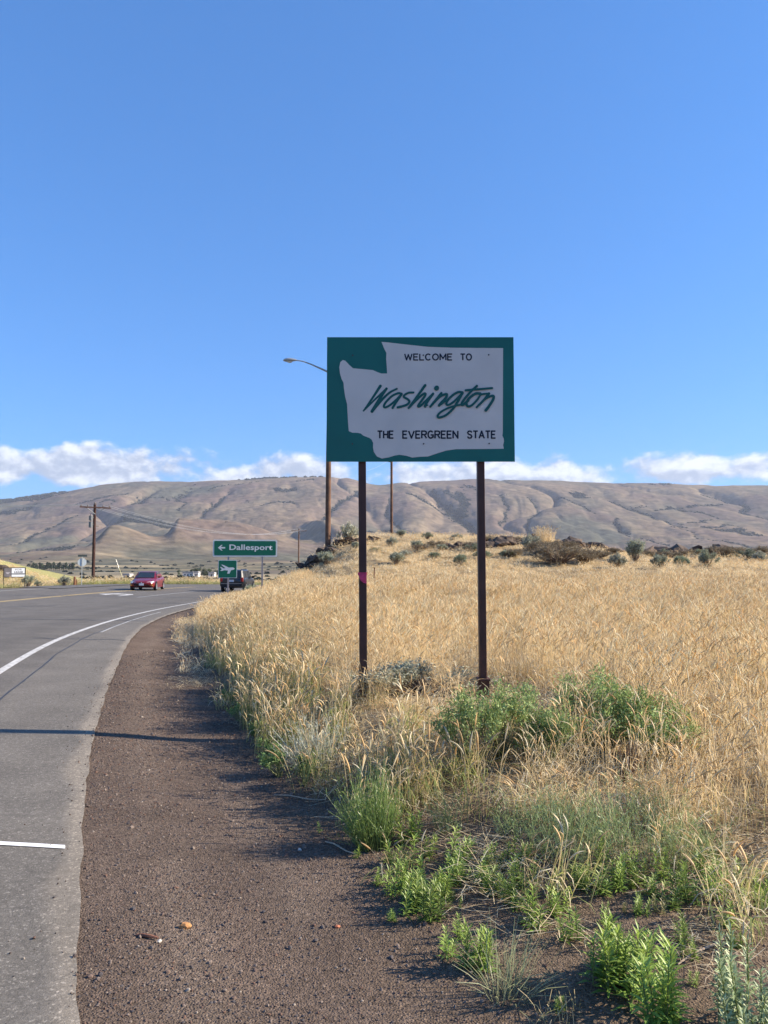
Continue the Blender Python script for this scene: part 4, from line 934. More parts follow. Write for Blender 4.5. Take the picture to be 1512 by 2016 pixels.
def build_suv():
    Y = 57.5; cx = at(454, 1160, Y).x + 0.15; x = cx; z = hz(x, Y + 2) + 0.012
    r = empty('suv', (x, Y + 2.2, z), math.radians(90 - 2), 'black boxy sport utility vehicle driving away beyond the airplane sign', 'car')
    paint = car_paint('black_paint', (0.012, 0.013, 0.017))
    S = [sec(-2.25, 0.80, 0.42, 1.02, 0.92, 0), sec(-2.18, 0.88, 0.36, 1.06, 0.93, 0), sec(-1.5, 0.90, 0.30, 1.08, 0.94, 0), sec(0, 0.90, 0.30, 1.07, 0.94, 0), sec(0.9, 0.90, 0.30, 1.06, 0.93), sec(1.6, 0.88, 0.32, 1.02), sec(2.1, 0.84, 0.34, 0.95), sec(2.28, 0.72, 0.42, 0.85)]
    MB().loft(S, closed=True).build('body', paint, r, smooth=True, sharp=50)
    def ring(x0, x1, hw, z, q=0.10): return [Vector((x0, -hw + q, z)), Vector((x0 + q, -hw, z)), Vector((x1 - q, -hw, z)), Vector((x1, -hw + q, z)), Vector((x1, hw - q, z)), Vector((x1 - q, hw, z)), Vector((x0 + q, hw, z)), Vector((x0, hw - q, z))]
    MB().loft([ring(-2.17, 1.1, 0.85, 1.03), ring(-2.08, 0.75, 0.81, 1.25), ring(-1.92, 0.30, 0.74, 1.62), ring(-1.80, 0.15, 0.66, 1.68)], closed=True).build('cabin', paint, r, smooth=True, sharp=40)
    plane4(r, 'rear_window', M_GLASS, [(-2.15, -0.70, 1.10), (-2.15, 0.70, 1.10), (-1.96, 0.62, 1.56), (-1.96, -0.62, 1.56)], 0.006)
    plane4(r, 'windscreen', M_GLASS, [(1.0, -0.70, 1.10), (1.0, 0.70, 1.10), (0.36, 0.62, 1.58), (0.36, -0.62, 1.58)], 0.01)
    for s in (-1, 1):
        for a, b, c, d in ((0.80, -0.25, -0.25, 0.34), (-0.33, -1.20, -1.18, -0.33), (-1.28, -2.0, -1.88, -1.26)):
            plane4(r, 'side_window', M_GLASS, [(a, s*0.845, 1.10), (b, s*0.85, 1.10), (c, s*0.755, 1.55), (d, s*0.755, 1.55)], 0.008)
        MB().box((-2.23, s * 0.78, 0.96), (0.10, 0.16, 0.30)).build('tail_light', M_TAIL, r)
        MB().box((0.72, s * 1.0, 1.10), (0.12, 0.22, 0.17)).build('mirror', M_TRIM, r)
        MB().box((2.22, s * 0.6, 0.75), (0.1, 0.3, 0.16)).build('headlight', M_LAMP, r)
        MB().box((-0.8, s * 0.6, 1.71), (1.8, 0.04, 0.05)).build('roof_rail', M_TRIM, r)
        for xx in (-1.35, 1.38): wheel(r, xx, s * 0.82, 0.36, 0.23)
    MB().box((-2.30, 0, 0.56), (0.16, 1.62, 0.20)).build('bumper', M_TRIM, r); MB().box((-2.39, 0, 0.655), (0.02, 1.55, 0.02)).build('bumper_trim', M_RIM, r)
    MB().box((-2.27, 0.0, 0.86), (0.03, 0.34, 0.16)).build('plate', M_PLATE, r)
    MB().tube([(-2.2, 0.45, 0.36), (-2.42, 0.45, 0.36)], 0.035, 8).build('exhaust', M_RIM, r)
build_suv()

# ------------------------------------------------------------------ vegetation: shapes
class Leaves:
    """many small faces gathered fast"""
    def __init__(s): s.v = []; s.f4 = []; s.f3 = []; s.c = []
    def ribbon(s, pts, widths, side, cols):
        b = len(s.v)
        for p, w, c in zip(pts, widths, cols):
            s.v.append(p - side * w * 0.5); s.v.append(p + side * w * 0.5); s.c += [c, c]
        for i in range(len(pts) - 1): s.f4.append((b + 2*i, b + 2*i + 1, b + 2*i + 3, b + 2*i + 2))
    def spindle(s, pts, rads, cols, n=3):
        b = len(s.v)
        for i, (p, r, c) in enumerate(zip(pts, rads, cols)):
            t = pts[min(i + 1, len(pts) - 1)] - pts[max(i - 1, 0)]; t = t / (np.linalg.norm(t) + 1e-9)
            u = np.cross(t, [0.31, 0.77, 0.2]); u /= np.linalg.norm(u) + 1e-9; w = np.cross(t, u)
            for k in range(n):
                a = 2 * math.pi * k / n; s.v.append(p + (u * math.cos(a) + w * math.sin(a)) * r); s.c.append(c)
        for i in range(len(pts) - 1):
            for k in range(n): s.f4.append((b + i*n + k, b + i*n + (k+1) % n, b + (i+1)*n + (k+1) % n, b + (i+1)*n + k))
    def leaf(s, p, d, up, L, W, col, fold=0.25):
        """lance-shaped leaf: two halves folded at the midrib"""
        side = np.cross(d, up); side /= np.linalg.norm(side) + 1e-9; nrm = np.cross(side, d)
        b = len(s.v); c2 = tuple(min(1, x * 1.12) for x in col)
        s.v += [p, p + d * L * 0.45 + side * W * 0.5 + nrm * W * fold, p + d * L - nrm * L * 0.12, p + d * L * 0.45 - side * W * 0.5 + nrm * W * fold, p + d * L * 0.5]
        s.c += [col, col, c2, col, col]
        s.f3 += [(b, b+1, b+4), (b+1, b+2, b+4), (b+2, b+3, b+4), (b+3, b, b+4)]
    def card(s, p, d, up, L, W, col):
        side = np.cross(d, up); side /= np.linalg.norm(side) + 1e-9; b = len(s.v)
        s.v += [p, p + d * L * 0.5 + side * W * 0.5, p + d * L, p + d * L * 0.5 - side * W * 0.5]; s.c += [col] * 4; s.f4.append((b, b+1, b+2, b+3))
    def mesh(s, name, m): return mesh_np(name, np.array(s.v), s.f4 if s.f4 else None, s.f3 if s.f3 else None, col=np.array(s.c), mat=m)

def rv(r): a = r.normal(size=3); return a / np.linalg.norm(a)
def jit(r, c, k): f = 1 + r.uniform(-k, k); g = r.uniform(-k, k) * 0.35; return (c[0] * f * (1 + g), c[1] * f, c[2] * f * (1 - g))
STRAW = (0.84, 0.655, 0.37); STRAW_PALE = (0.86, 0.75, 0.52); HEAD = (0.72, 0.54, 0.29); STRAW_DARK = (0.66, 0.52, 0.30); GREENISH = (0.30, 0.34, 0.10)

def grass_tuft(seed, n, rad, h0, h1, width=0.0032, headr=0.0065, headl=0.11, green=0.0, heads=0.85, lean=0.25, leaves=1, wind=(0.5, 0.1)):
    r = np.random.default_rng(seed); S = Leaves()
    for i in range(n):
        a = r.uniform(0, 6.283); q = rad * math.sqrt(r.uniform()); base = np.array([math.cos(a) * q, math.sin(a) * q, -0.02])
        h = r.uniform(h0, h1); la = r.uniform(0, 6.283); ld = np.array([math.cos(la), math.sin(la), 0]) * r.uniform(0.03, lean) + np.array([wind[0], wind[1], 0]) * 0.10
        top = base + np.array([0, 0, h]) + ld * h
        pts = []; 
        for t in (0, 0.35, 0.7, 1.0): pts.append(base + np.array([0, 0, 1.0]) * h * t + ld * h * t ** 1.8)
        sd = rv(r); sd[2] *= 0.2; sd /= np.linalg.norm(sd)
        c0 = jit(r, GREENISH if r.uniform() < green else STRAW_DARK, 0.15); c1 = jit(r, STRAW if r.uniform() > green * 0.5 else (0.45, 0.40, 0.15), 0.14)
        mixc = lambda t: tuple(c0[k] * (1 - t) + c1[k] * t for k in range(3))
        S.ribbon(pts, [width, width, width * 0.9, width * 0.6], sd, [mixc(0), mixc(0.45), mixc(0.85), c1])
        if r.uniform() < heads:
            d0 = pts[-1] - pts[-2]; d0 /= np.linalg.norm(d0); out = ld.copy(); out[2] = 0; out /= np.linalg.norm(out) + 1e-9
            droop = r.uniform(0.15, 1.25); hl = headl * r.uniform(0.7, 1.25); hp = [pts[-1]]
            for k in range(1, 5):
                ang = droop * k / 4; dd = d0 * math.cos(ang) + out * math.sin(ang) + np.array([0, 0, -0.15 * k / 4]); hp.append(hp[-1] + dd / np.linalg.norm(dd) * hl / 4)
            hc = jit(r, HEAD if r.uniform() < 0.6 else STRAW_PALE, 0.18); R = headr * r.uniform(0.7, 1.15)
            S.spindle(hp, [R * 0.4, R * 0.95, R, R * 0.8, R * 0.15], [hc] * 5)
            # awns
            for k in range(3):
                p = hp[1 + k]; dd = (hp[2 + k] - hp[1 + k]); dd = dd / np.linalg.norm(dd) + rv(r) * 0.45; S.ribbon([p, p + dd * 0.05], [0.0016, 0.0004], rv(r), [hc, STRAW_PALE])
        for _ in range(leaves):
            if r.uniform() < 0.7:
                t = r.uniform(0.08, 0.6); p = base + np.array([0, 0, h * t]) + ld * h * t ** 1.8; la = r.uniform(0, 6.283); o = np.array([math.cos(la), math.sin(la), 0]); LL = r.uniform(0.08, 0.22)
                lc = jit(r, GREENISH if r.uniform() < green else STRAW_PALE, 0.2)
                S.ribbon([p, p + o * LL * 0.35 + np.array([0, 0, LL * 0.45]), p + o * LL * 0.8 + np.array([0, 0, LL * 0.35]), p + o * LL * 1.05 + np.array([0, 0, -LL * 0.05])], [width * 1.5, width * 1.8, width * 1.3, width * 0.3], np.cross(o, [0, 0, 1]), [lc] * 4)
    return S
def litter_patch(seed, n, rad):
    r = np.random.default_rng(seed); S = Leaves()
    for i in range(n):
        a = r.uniform(0, 6.283); q = rad * math.sqrt(r.uniform()); p = np.array([math.cos(a) * q, math.sin(a) * q, r.uniform(0.002, 0.05)])
        b = r.uniform(0, 6.283); d = np.array([math.cos(b), math.sin(b), r.uniform(-0.15, 0.25)]); L = r.uniform(0.06, 0.26); c = jit(r, STRAW_PALE if r.uniform() < 0.6 else STRAW, 0.2)
        m = p + d * L * 0.5 + rv(r) * 0.012; S.ribbon([p, m, p + d * L], [0.003, 0.0035, 0.002], np.cross(d, [0, 0, 1]), [c] * 3)
    return S
def stone(seed, k=1.0, sub=1):
    import bmesh
    bm = bmesh.new(); bmesh.ops.create_icosphere(bm, subdivisions=sub, radius=1.0); r = random.Random(seed)
    off = Vector((seed * 3.1, seed * 1.7, 0)); ax = (r.uniform(0.75, 1.2), r.uniform(0.7, 1.1), r.uniform(0.5, 0.8))
    for v in bm.verts:
        n = mnoise.noise(v.co * 1.3 + off) * 0.45 * k + mnoise.noise(v.co * 3.1 + off) * 0.18 * k; v.co = v.co * (1 + n); v.co = Vector((v.co.x * ax[0], v.co.y * ax[1], v.co.z * ax[2]))
    me = bpy.data.meshes.new('stone'); bm.to_mesh(me); bm.free(); return me

# ------------------------------------------------------------------ scattering stuff (one object each)
PROTO = {}
def proto_coll(name, meshes):
    c = bpy.data.collections.new(name)
    for i, me in enumerate(meshes):
        o = bpy.data.objects.new('%s_%03d' % (name, i), me); c.objects.link(o)
    return c
def scatter(name, coll, nvar, P, rot, scl, label, cat, idx=None):
    n = len(P); me = bpy.data.meshes.new(name); me.vertices.add(n); me.vertices.foreach_set('co', np.asarray(P, np.float32).ravel())
    a = me.attributes.new('rot', 'FLOAT_VECTOR', 'POINT'); a.data.foreach_set('vector', np.asarray(rot, np.float32).ravel())
    a = me.attributes.new('scl', 'FLOAT_VECTOR', 'POINT'); a.data.foreach_set('vector', np.asarray(scl, np.float32).ravel())
    a = me.attributes.new('idx', 'INT', 'POINT'); a.data.foreach_set('value', np.asarray(RNG.integers(0, nvar, n) if idx is None else idx, np.int32))
    me.update(); o = link(name, me); set_tags(o, label, cat, kind='stuff')
    ng = bpy.data.node_groups.new(name + '_nodes', 'GeometryNodeTree')
    ng.interface.new_socket('Geometry', in_out='INPUT', socket_type='NodeSocketGeometry'); ng.interface.new_socket('Geometry', in_out='OUTPUT', socket_type='NodeSocketGeometry')
    N = ng.nodes; L = ng.links; gi = N.new('NodeGroupInput'); go = N.new('NodeGroupOutput'); ip = N.new('GeometryNodeInstanceOnPoints'); ci = N.new('GeometryNodeCollectionInfo')
    ci.inputs['Collection'].default_value = coll; ci.inputs['Separate Children'].default_value = True; ci.inputs['Reset Children'].default_value = True
    def na(nm, t):
        q = N.new('GeometryNodeInputNamedAttribute'); q.data_type = t; q.inputs['Name'].default_value = nm; return q.outputs['Attribute']
    L.new(gi.outputs[0], ip.inputs['Points']); L.new(ci.outputs[0], ip.inputs['Instance']); ip.inputs['Pick Instance'].default_value = True
    L.new(na('idx', 'INT'), ip.inputs['Instance Index']); L.new(na('rot', 'FLOAT_VECTOR'), ip.inputs['Rotation']); L.new(na('scl', 'FLOAT_VECTOR'), ip.inputs['Scale'])
    L.new(ip.outputs[0], go.inputs[0]); md = o.modifiers.new('scatter', 'NODES'); md.node_group = ng
    return o
def spread(x0, x1, y0, y1, per_m2):
    n = int((x1 - x0) * (y1 - y0) * per_m2); return RNG.uniform(x0, x1, n), RNG.uniform(y0, y1, n)
def rots(n, tilt=0.08): return np.stack([RNG.normal(0, tilt, n), RNG.normal(0, tilt, n), RNG.uniform(0, 6.283, n)], 1)
def rotz(n, spread_=0.9): return np.stack([RNG.normal(0, 0.06, n), RNG.normal(0, 0.06, n), RNG.normal(0, spread_, n)], 1)

FRONT = hermite([-4, -1.2, -0.6, 0, 0.5, 1.0, 1.5, 2.2, 3, 8], [9, 6.0, 5.2, 4.75, 4.45, 4.2, 3.95, 3.5, 3.2, 3.0])
def ug_of(x, y): o = road_o(x, y); return o - SHW(y) - GRW(y)
def in_view(x, y, m=1.5): return (np.abs(x) < 0.53 * y + m) & (y > 0.5)
POSTS_X = (-0.20, 0.95)

def build_grass():
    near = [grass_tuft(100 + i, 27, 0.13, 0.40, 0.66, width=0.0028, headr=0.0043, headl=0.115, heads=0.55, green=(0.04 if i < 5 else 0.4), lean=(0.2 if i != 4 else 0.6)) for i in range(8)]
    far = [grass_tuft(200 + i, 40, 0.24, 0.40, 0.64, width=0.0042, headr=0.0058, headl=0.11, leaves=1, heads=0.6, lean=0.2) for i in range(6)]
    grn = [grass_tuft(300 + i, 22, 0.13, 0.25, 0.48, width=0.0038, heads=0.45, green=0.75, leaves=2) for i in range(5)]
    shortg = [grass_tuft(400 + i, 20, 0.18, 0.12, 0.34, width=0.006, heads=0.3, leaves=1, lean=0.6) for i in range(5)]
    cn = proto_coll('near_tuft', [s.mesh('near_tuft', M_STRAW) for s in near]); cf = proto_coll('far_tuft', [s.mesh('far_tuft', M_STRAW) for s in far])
    cg = proto_coll('green_tuft', [s.mesh('green_tuft', M_STRAW) for s in grn]); cs = proto_coll('short_tuft', [s.mesh('short_tuft', M_STRAW) for s in shortg])
    def keep(x, y, k): m = RNG.uniform(size=len(x)) < k; return x[m], y[m]
    # tall dry grass, near part
    x, y = spread(-5, 11, 3.0, 17, 26)
    ug = ug_of(x, y); d = y - FRONT(x) + fbm(x / 0.5, y / 0.5, 501, 3) * 0.35
    k = sstep(0.05, 0.5, ug + fbm(x / 0.7, y / 0.7, 503, 3) * 0.35) * (sstep(-0.2, 1.3, d) + 0.08 * sstep(-1.2, -0.4, d) * (ug > 0.3)) * in_view(x, y)
    k = k * (0.5 + 0.5 * sstep(-0.35, 0.15, fbm(x / 0.9, y / 0.9, 505, 3)))
    clear = np.exp(-(((x - 0.4) / 1.25) ** 4)) * np.exp(-(((y - 6.85) / 1.0) ** 4))          # trampled, thin grass before the sign
    k = k * (1 - 0.8 * clear)
    gp = np.exp(-(((x - 1.45) / 0.85) ** 4)) * np.exp(-(((y - 5.55) / 0.45) ** 4)); k = k * (1 - 0.72 * gp)
    m = RNG.uniform(size=len(x)) < k; x, y, clear = x[m], y[m], clear[m]
    n = len(x); s = RNG.uniform(0.8, 1.15, n) * (1 - 0.38 * clear) * (0.72 + 0.28 * sstep(0.0, 2.5, y - FRONT(x))) * (0.72 + 0.28 * sstep(0.3, 2.0, ug_of(x, y)))
    P = np.stack([x, y, H(x, y)], 1); near_n = n
    s = s * (0.86 + 0.22 * fbm(x / 1.7, y / 1.7, 507, 3)); gz_ = fbm(x / 2.2, y / 2.2, 509, 3) + 0.35 * sstep(1.5, 4, x) * (1 - sstep(7, 9, y)) + 0.3 * (1 - sstep(0.3, 1.2, ug_of(x, y)))
    idx = np.where(gz_ > 0.14, RNG.integers(5, 8, n), RNG.integers(0, 5, n))
    S3 = np.stack([np.ones(n), np.ones(n), s], 1)
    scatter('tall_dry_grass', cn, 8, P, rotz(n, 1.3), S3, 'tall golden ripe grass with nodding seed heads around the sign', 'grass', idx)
    # tall dry grass, far part
    x, y = spread(-10, 26, 16.5, 42, 17)
    ug = ug_of(x, y); k = sstep(-0.05, 0.3, ug) * in_view(x, y, 2.5) * (1 - sstep(25.5, 28.5, y + fbm(x / 5, y / 4, 511, 3) * 2.2 - 13 * sstep(-1.5, -5.0, x)))
    m = RNG.uniform(size=len(x)) < k; x, y = x[m], y[m]; n = len(x)
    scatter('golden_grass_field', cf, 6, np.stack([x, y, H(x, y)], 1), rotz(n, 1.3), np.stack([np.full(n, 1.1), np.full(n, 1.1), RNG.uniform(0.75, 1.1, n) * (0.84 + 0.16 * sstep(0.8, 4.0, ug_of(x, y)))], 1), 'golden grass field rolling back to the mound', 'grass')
    # mound: short dry grass
    x, y = spread(-10, 36, 28, 62, 5.5)
    ug = ug_of(x, y); k = sstep(0.2, 1.5, ug) * in_view(x, y, 3) * (0.25 + 0.75 * sstep(-0.25, 0.2, fbm(x / 4, y / 4, 521, 4)))
    m = RNG.uniform(size=len(x)) < k; x, y = x[m], y[m]; n = len(x)
    scatter('mound_grass', cs, 5, np.stack([x, y, H(x, y)], 1), rots(n, 0.15), np.stack([RNG.uniform(1, 1.9, n), RNG.uniform(1, 1.9, n), RNG.uniform(0.5, 1.1, n)], 1), 'short dry grass covering the rocky mound', 'grass')
    # green grass along the verge
    x, y = spread(-9, 2, 3.6, 34, 22)
    ug = ug_of(x, y); k = sstep(-0.12, 0.1, ug + fbm(x / 0.6, y / 0.6, 531, 3) * 0.25) * (1 - sstep(0.35, 1.05, ug)) * in_view(x, y) * (0.25 + 0.75 * sstep(-0.3, 0.2, fbm(x / 0.9, y / 0.9, 533, 3))) * sstep(4.6, 5.4, y)
    m = RNG.uniform(size=len(x)) < k; x, y = x[m], y[m]; n = len(x)
    scatter('verge_grass', cg, 5, np.stack([x, y, H(x, y)], 1), rots(n, 0.12), np.stack([np.ones(n), np.ones(n), RNG.uniform(0.5, 1.1, n) * (1 - 0.4 * sstep(14, 24, y))], 1), 'greenish grass fringing the gravel verge', 'grass')
    x, y = spread(0.1, 4.5, 3.0, 6.2, 26); d = y - FRONT(x) + fbm(x / 0.5, y / 0.5, 535, 3) * 0.5
    m = (RNG.uniform(size=len(x)) < 0.5 * sstep(-0.8, -0.3, d) * (1 - sstep(0.3, 0.9, d)) * sstep(-0.15, 0.25, fbm(x / 0.45, y / 0.45, 537, 3))) & in_view(x, y); x, y = x[m], y[m]; n = len(x)
    scatter('mixed_weed_grass', cg, 5, np.stack([x, y, H(x, y)], 1), rots(n, 0.15), np.stack([np.ones(n), np.ones(n), RNG.uniform(0.3, 0.8, n)], 1), 'mixed low green and dry grass between the weeds', 'grass')
    # left roadside: green and yellow grass across the road
    x, y = spread(-75, -14, 48, 128, 2.6)
    lo = -road_o(x, y) - ROADW; side = (np.abs(y - (66 + (x + 24) * -0.04)) < 5.4 + np.exp((x + 24) / 5) * 5)
    k = ((lo > 0.8) | (y > 80)) & ~side & in_view(x, y, 4) & (ug_of(x, y) < -4); m = k & (RNG.uniform(size=len(x)) < 0.35 + 0.65 * sstep(-0.2, 0.3, fbm(x / 8, y / 8, 541, 3))); x, y = x[m], y[m]; n = len(x)
    scatter('roadside_grass', cg, 5, np.stack([x, y, H(x, y)], 1), rots(n, 0.12), np.stack([RNG.uniform(2.5, 4, n), RNG.uniform(2.5, 4, n), RNG.uniform(0.9, 1.7, n)], 1), 'green grass growing along the far side of the road', 'grass')
    x, y = spread(-100, -48, 92, 140, 1.6); m = in_view(x, y, 8); x, y = x[m], y[m]; n = len(x)
    scatter('hill_grass', cs, 5, np.stack([x, y, H(x, y)], 1), rots(n, 0.12), np.stack([RNG.uniform(2.5, 4, n), RNG.uniform(2.5, 4, n), RNG.uniform(0.8, 1.8, n)], 1), 'yellow dry grass on the roadside hill', 'grass')
    # straw litter on the ground
    lp = [litter_patch(600 + i, 45, 0.25) for i in range(5)]; cl = proto_coll('litter', [q.mesh('litter', M_STRAW) for q in lp])
    x, y = spread(-4, 5, 2.6, 14, 22)
    ug = ug_of(x, y); k = sstep(0.0, 0.5, ug) * (0.28 * sstep(-0.2, 0.3, fbm(x / 0.4, y / 0.4, 552, 3)) + 0.9 * sstep(-1.1, -0.1, y - FRONT(x) + fbm(x / 0.5, y / 0.5, 551, 3) * 0.6) * (0.55 + 0.45 * sstep(-0.2, 0.2, fbm(x, y, 553, 2))))
    strag = sstep(-0.75, -0.35, ug) * (1 - sstep(-0.1, 0.1, ug)) * sstep(7.5, 10, y) * sstep(0.0, 0.3, fbm(x / 0.7, y / 1.6, 557, 3)) * 0.9
    gr = 0.03 * sstep(5.5, 8, y) * sstep(0.25, 0.6, ug + GRW(y)) * (ug < 0) * sstep(0, 0.3, fbm(x / 0.5, y / 0.9, 559, 3))
    m = (RNG.uniform(size=len(x)) < np.maximum(np.maximum(k, strag), gr)) & in_view(x, y); x, y = x[m], y[m]; n = len(x)
    scatter('straw_litter', cl, 5, np.stack([x, y, H(x, y)], 1), rots(n, 0.05), np.ones((n, 3)) * RNG.uniform(0.7, 1.2, n)[:, None], 'broken dry straw lying on the ground', 'straw')
    # dead flattened tufts on the gravel edge
    x, y = spread(-8, 0, 8, 24, 22); ug = ug_of(x, y); k = sstep(-0.62, -0.4, ug) * (1 - sstep(0.0, 0.2, ug)) * sstep(0.1, 0.35, fbm(x / 0.8, y / 1.8, 561, 3)) * sstep(8, 14, y)
    m = RNG.uniform(size=len(x)) < k; x, y = x[m], y[m]; n = len(x)
    scatter('dead_grass', cs, 5, np.stack([x, y, H(x, y)], 1), rots(n, 0.25), np.stack([RNG.uniform(0.7, 1.1, n)] * 2 + [RNG.uniform(0.25, 0.7, n)], 1), 'matted dead grass creeping over the gravel edge', 'grass')
build_grass()

def build_gravel():
    cols = [(0.10, 0.075, 0.065), (0.15, 0.105, 0.085), (0.19, 0.15, 0.125), (0.085, 0.075, 0.075), (0.32, 0.27, 0.22), (0.16, 0.095, 0.07)]
    meshes = []
    for i in range(12):
        me = stone(i + 3, 0.8); me.materials.append(mat('gravel_stone_%d' % (i % 6), cols[i % 6], 0.9, var=0.2, scale=0.6)); meshes.append(me)
    c = proto_coll('gravel', meshes)
    x, y = spread(-4.5, 4, 2.0, 15, 2600)
    o = road_o(x, y); u = o - SHW(y); ug = u - GRW(y)
    dens = sstep(-0.03, 0.05, u + fbm(y / 0.3, y * 0, 571, 3) * 0.04) * (1 - 0.75 * sstep(-0.3, 0.4, ug)) * (0.45 + 0.55 * sstep(-0.4, 0.3, fbm(x / 0.5, y / 0.5, 573, 3))) * (1 - 0.7 * sstep(6, 14, y))
    edge = 0.03 * np.exp(-((u + 0.1) / 0.12) ** 2)
    m = (RNG.uniform(size=len(x)) < np.maximum(dens * 0.8, edge)) & in_view(x, y, 0.3); x, y, u = x[m], y[m], u[m]; n = len(x)
    s = 0.0026 + 0.0038 * RNG.uniform(size=n) ** 2.2 + 0.006 * (RNG.uniform(size=n) > 0.985); s = s * (1 + 0.06 * y)
    z = H(x, y) + np.where(u < 0, 0.014, 0.0) + s * 0.25
    w = np.array([.27, .25, .16, .20, .025, .095]); idx = RNG.choice(6, n, p=w) + 6 * RNG.integers(0, 2, n)
    scatter('gravel', c, 12, np.stack([x, y, z], 1), np.stack([RNG.uniform(0, 6.28, n)] * 3, 1) * [[0.1, 0.1, 1]], np.repeat(s[:, None], 3, 1), 'loose dark volcanic gravel on the road verge', 'gravel', idx)
    # single stones and debris one can pick out
    for (px, py, sz, colr, lab) in ((364, 1828, 0.022, (0.50, 0.25, 0.10), 'small orange brown stone lying on the gravel'), (664, 1826, 0.012, (0.42, 0.15, 0.08), 'tiny reddish stone at the edge of the dirt'), (314, 1857, 0.012, (0.6, 0.55, 0.48), 'pale pebble at the end of the bark strip'), (590, 1675, 0.014, (0.55, 0.52, 0.48), 'pale pebble in the bush shadow')):
        p = ground_px(px, py); me = stone(int(px), 0.9, 2); me.materials.append(mat('stone_' + str(px), colr, 0.85, var=0.25, scale=2)); o_ = link('stone', me); o_.location = (p.x, p.y, hz(p.x, p.y) + sz * 0.35); o_.scale = (sz,) * 3; set_tags(o_, lab, 'stone')
    p = ground_px(290, 1848); mb = MB(); mb.tube([(-0.055, 0.012, 0.006), (-0.02, 0.004, 0.010), (0.02, -0.006, 0.009), (0.05, -0.012, 0.006)], [0.004, 0.008, 0.007, 0.004], 6)
    o_ = mb.build('bark_strip', mat('bark_brown', (0.22, 0.10, 0.06), 0.8, var=0.3, scale=40), smooth=True); o_.location = (p.x, p.y, hz(p.x, p.y)); set_tags(o_, 'brown strip of bark lying on the gravel', 'bark')
build_gravel()

# ------------------------------------------------------------------ single plants
def place(root, px, py, rz=None, s=1.0, Y=None):
    if Y is None: p = ground_px(px, py); x, y = p.x, p.y
    else: x = at(px, py, Y).x; y = Y
    root.location = (x, y, hz(x, y) - 0.01); root.scale = (s, s, s); root.rotation_euler = (0, 0, random.uniform(0, 6.28) if rz is None else rz)
    if rz is None and Y is None: root.rotation_euler = (random.gauss(0, 0.13), random.gauss(0, 0.13), random.uniform(0, 6.28)); k = random.uniform(0.85, 1.12); root.scale = (s * k, s * k * random.uniform(0.8, 1.2), s * random.uniform(0.85, 1.15))
    return root
def plant(name, parts, label, cat, group=None):
    e = empty(name, (0, 0, 0), 0, label, cat, group)
    for n, me in parts: link(n, me, e)
    return e
def leafy_weed(seed, stems, h, spread_=0.05, leaf=0.075, col=(0.19, 0.31, 0.06), tip=(0.35, 0.46, 0.10)):
    r = np.random.default_rng(seed); St = Leaves(); Lf = Leaves()
    for i in range(stems):
        a = r.uniform(0, 6.28); q = spread_ * math.sqrt(r.uniform()) * (0 if stems == 1 else 1); b = np.array([math.cos(a) * q, math.sin(a) * q, 0]); hh = h * r.uniform(0.62, 1.0)
        ln = np.array([math.cos(a), math.sin(a), 0]) * r.uniform(0, 0.22); pts = [b + np.array([0, 0, hh * t]) + ln * hh * t for t in (0, 0.33, 0.66, 1)]
        St.spindle(pts, [0.004, 0.0035, 0.003, 0.002], [(0.20, 0.26, 0.09)] * 4, 4)
        nl = int(hh / 0.0050)
        for k in range(nl):
            t = 0.06 + 0.94 * k / nl; p = b + np.array([0, 0, hh * t]) + ln * hh * t; an = k * 2.4 + r.normal(0, 0.3); up = 0.2 + 1.1 * t * t + r.normal(0, 0.2)
            d = np.array([math.cos(an), math.sin(an), up]); d /= np.linalg.norm(d); L = leaf * (1.1 - 0.5 * t) * r.uniform(0.75, 1.15)
            c = tuple(col[j] * (1 - t) + tip[j] * t for j in range(3)); Lf.leaf(p, d, np.array([0, 0, 1.0]), L, L * 0.20, jit(r, c, 0.18))
    return [('stem', St.mesh('stem', M_LEAF)), ('foliage', Lf.mesh('foliage', M_LEAF))]
def broom_bush(seed, n, h, w, col, tip, width=0.004, leaf=True):
    r = np.random.default_rng(seed); S = Leaves(); W = Leaves()
    for i in range(n):
        a = r.uniform(0, 6.28); q = math.sqrt(r.uniform()); d = np.array([math.cos(a) * q * w * 0.5, math.sin(a) * q * w * 0.5, 0]); b = d * 0.5; hh = h * (1 - 0.3 * q * q) * r.uniform(0.35, 1.08)
        e = rv(r) * 0.05; e = e * (1 + 2 * r.uniform() ** 3); pts = [b + d * 0.6 * t ** 1.2 + np.array([0, 0, hh * t]) + e * t * t for t in (0, 0.3, 0.65, 1)]
        c = jit(r, col, 0.2); c2 = jit(r, tip, 0.2); sd = rv(r)
        (W if i % 9 == 0 else S).ribbon(pts, [width * 1.3, width, width * 0.9, width * 0.4], sd, [(0.20, 0.19, 0.10) if i % 3 == 0 else c, c, c2, c2])
        if leaf:
            for t in r.uniform(0.35, 1, 7):
                p = b + d * 0.6 * t ** 1.2 + np.array([0, 0, hh * t]) + e * t * t; dd = rv(r) + np.array([0, 0, 1.1]); dd /= np.linalg.norm(dd); S.card(p, dd, rv(r), r.uniform(0.02, 0.045), 0.004, jit(r, tip, 0.2))
    return [('stem', W.mesh('stem', M_LEAF)), ('foliage', S.mesh('foliage', M_LEAF))]
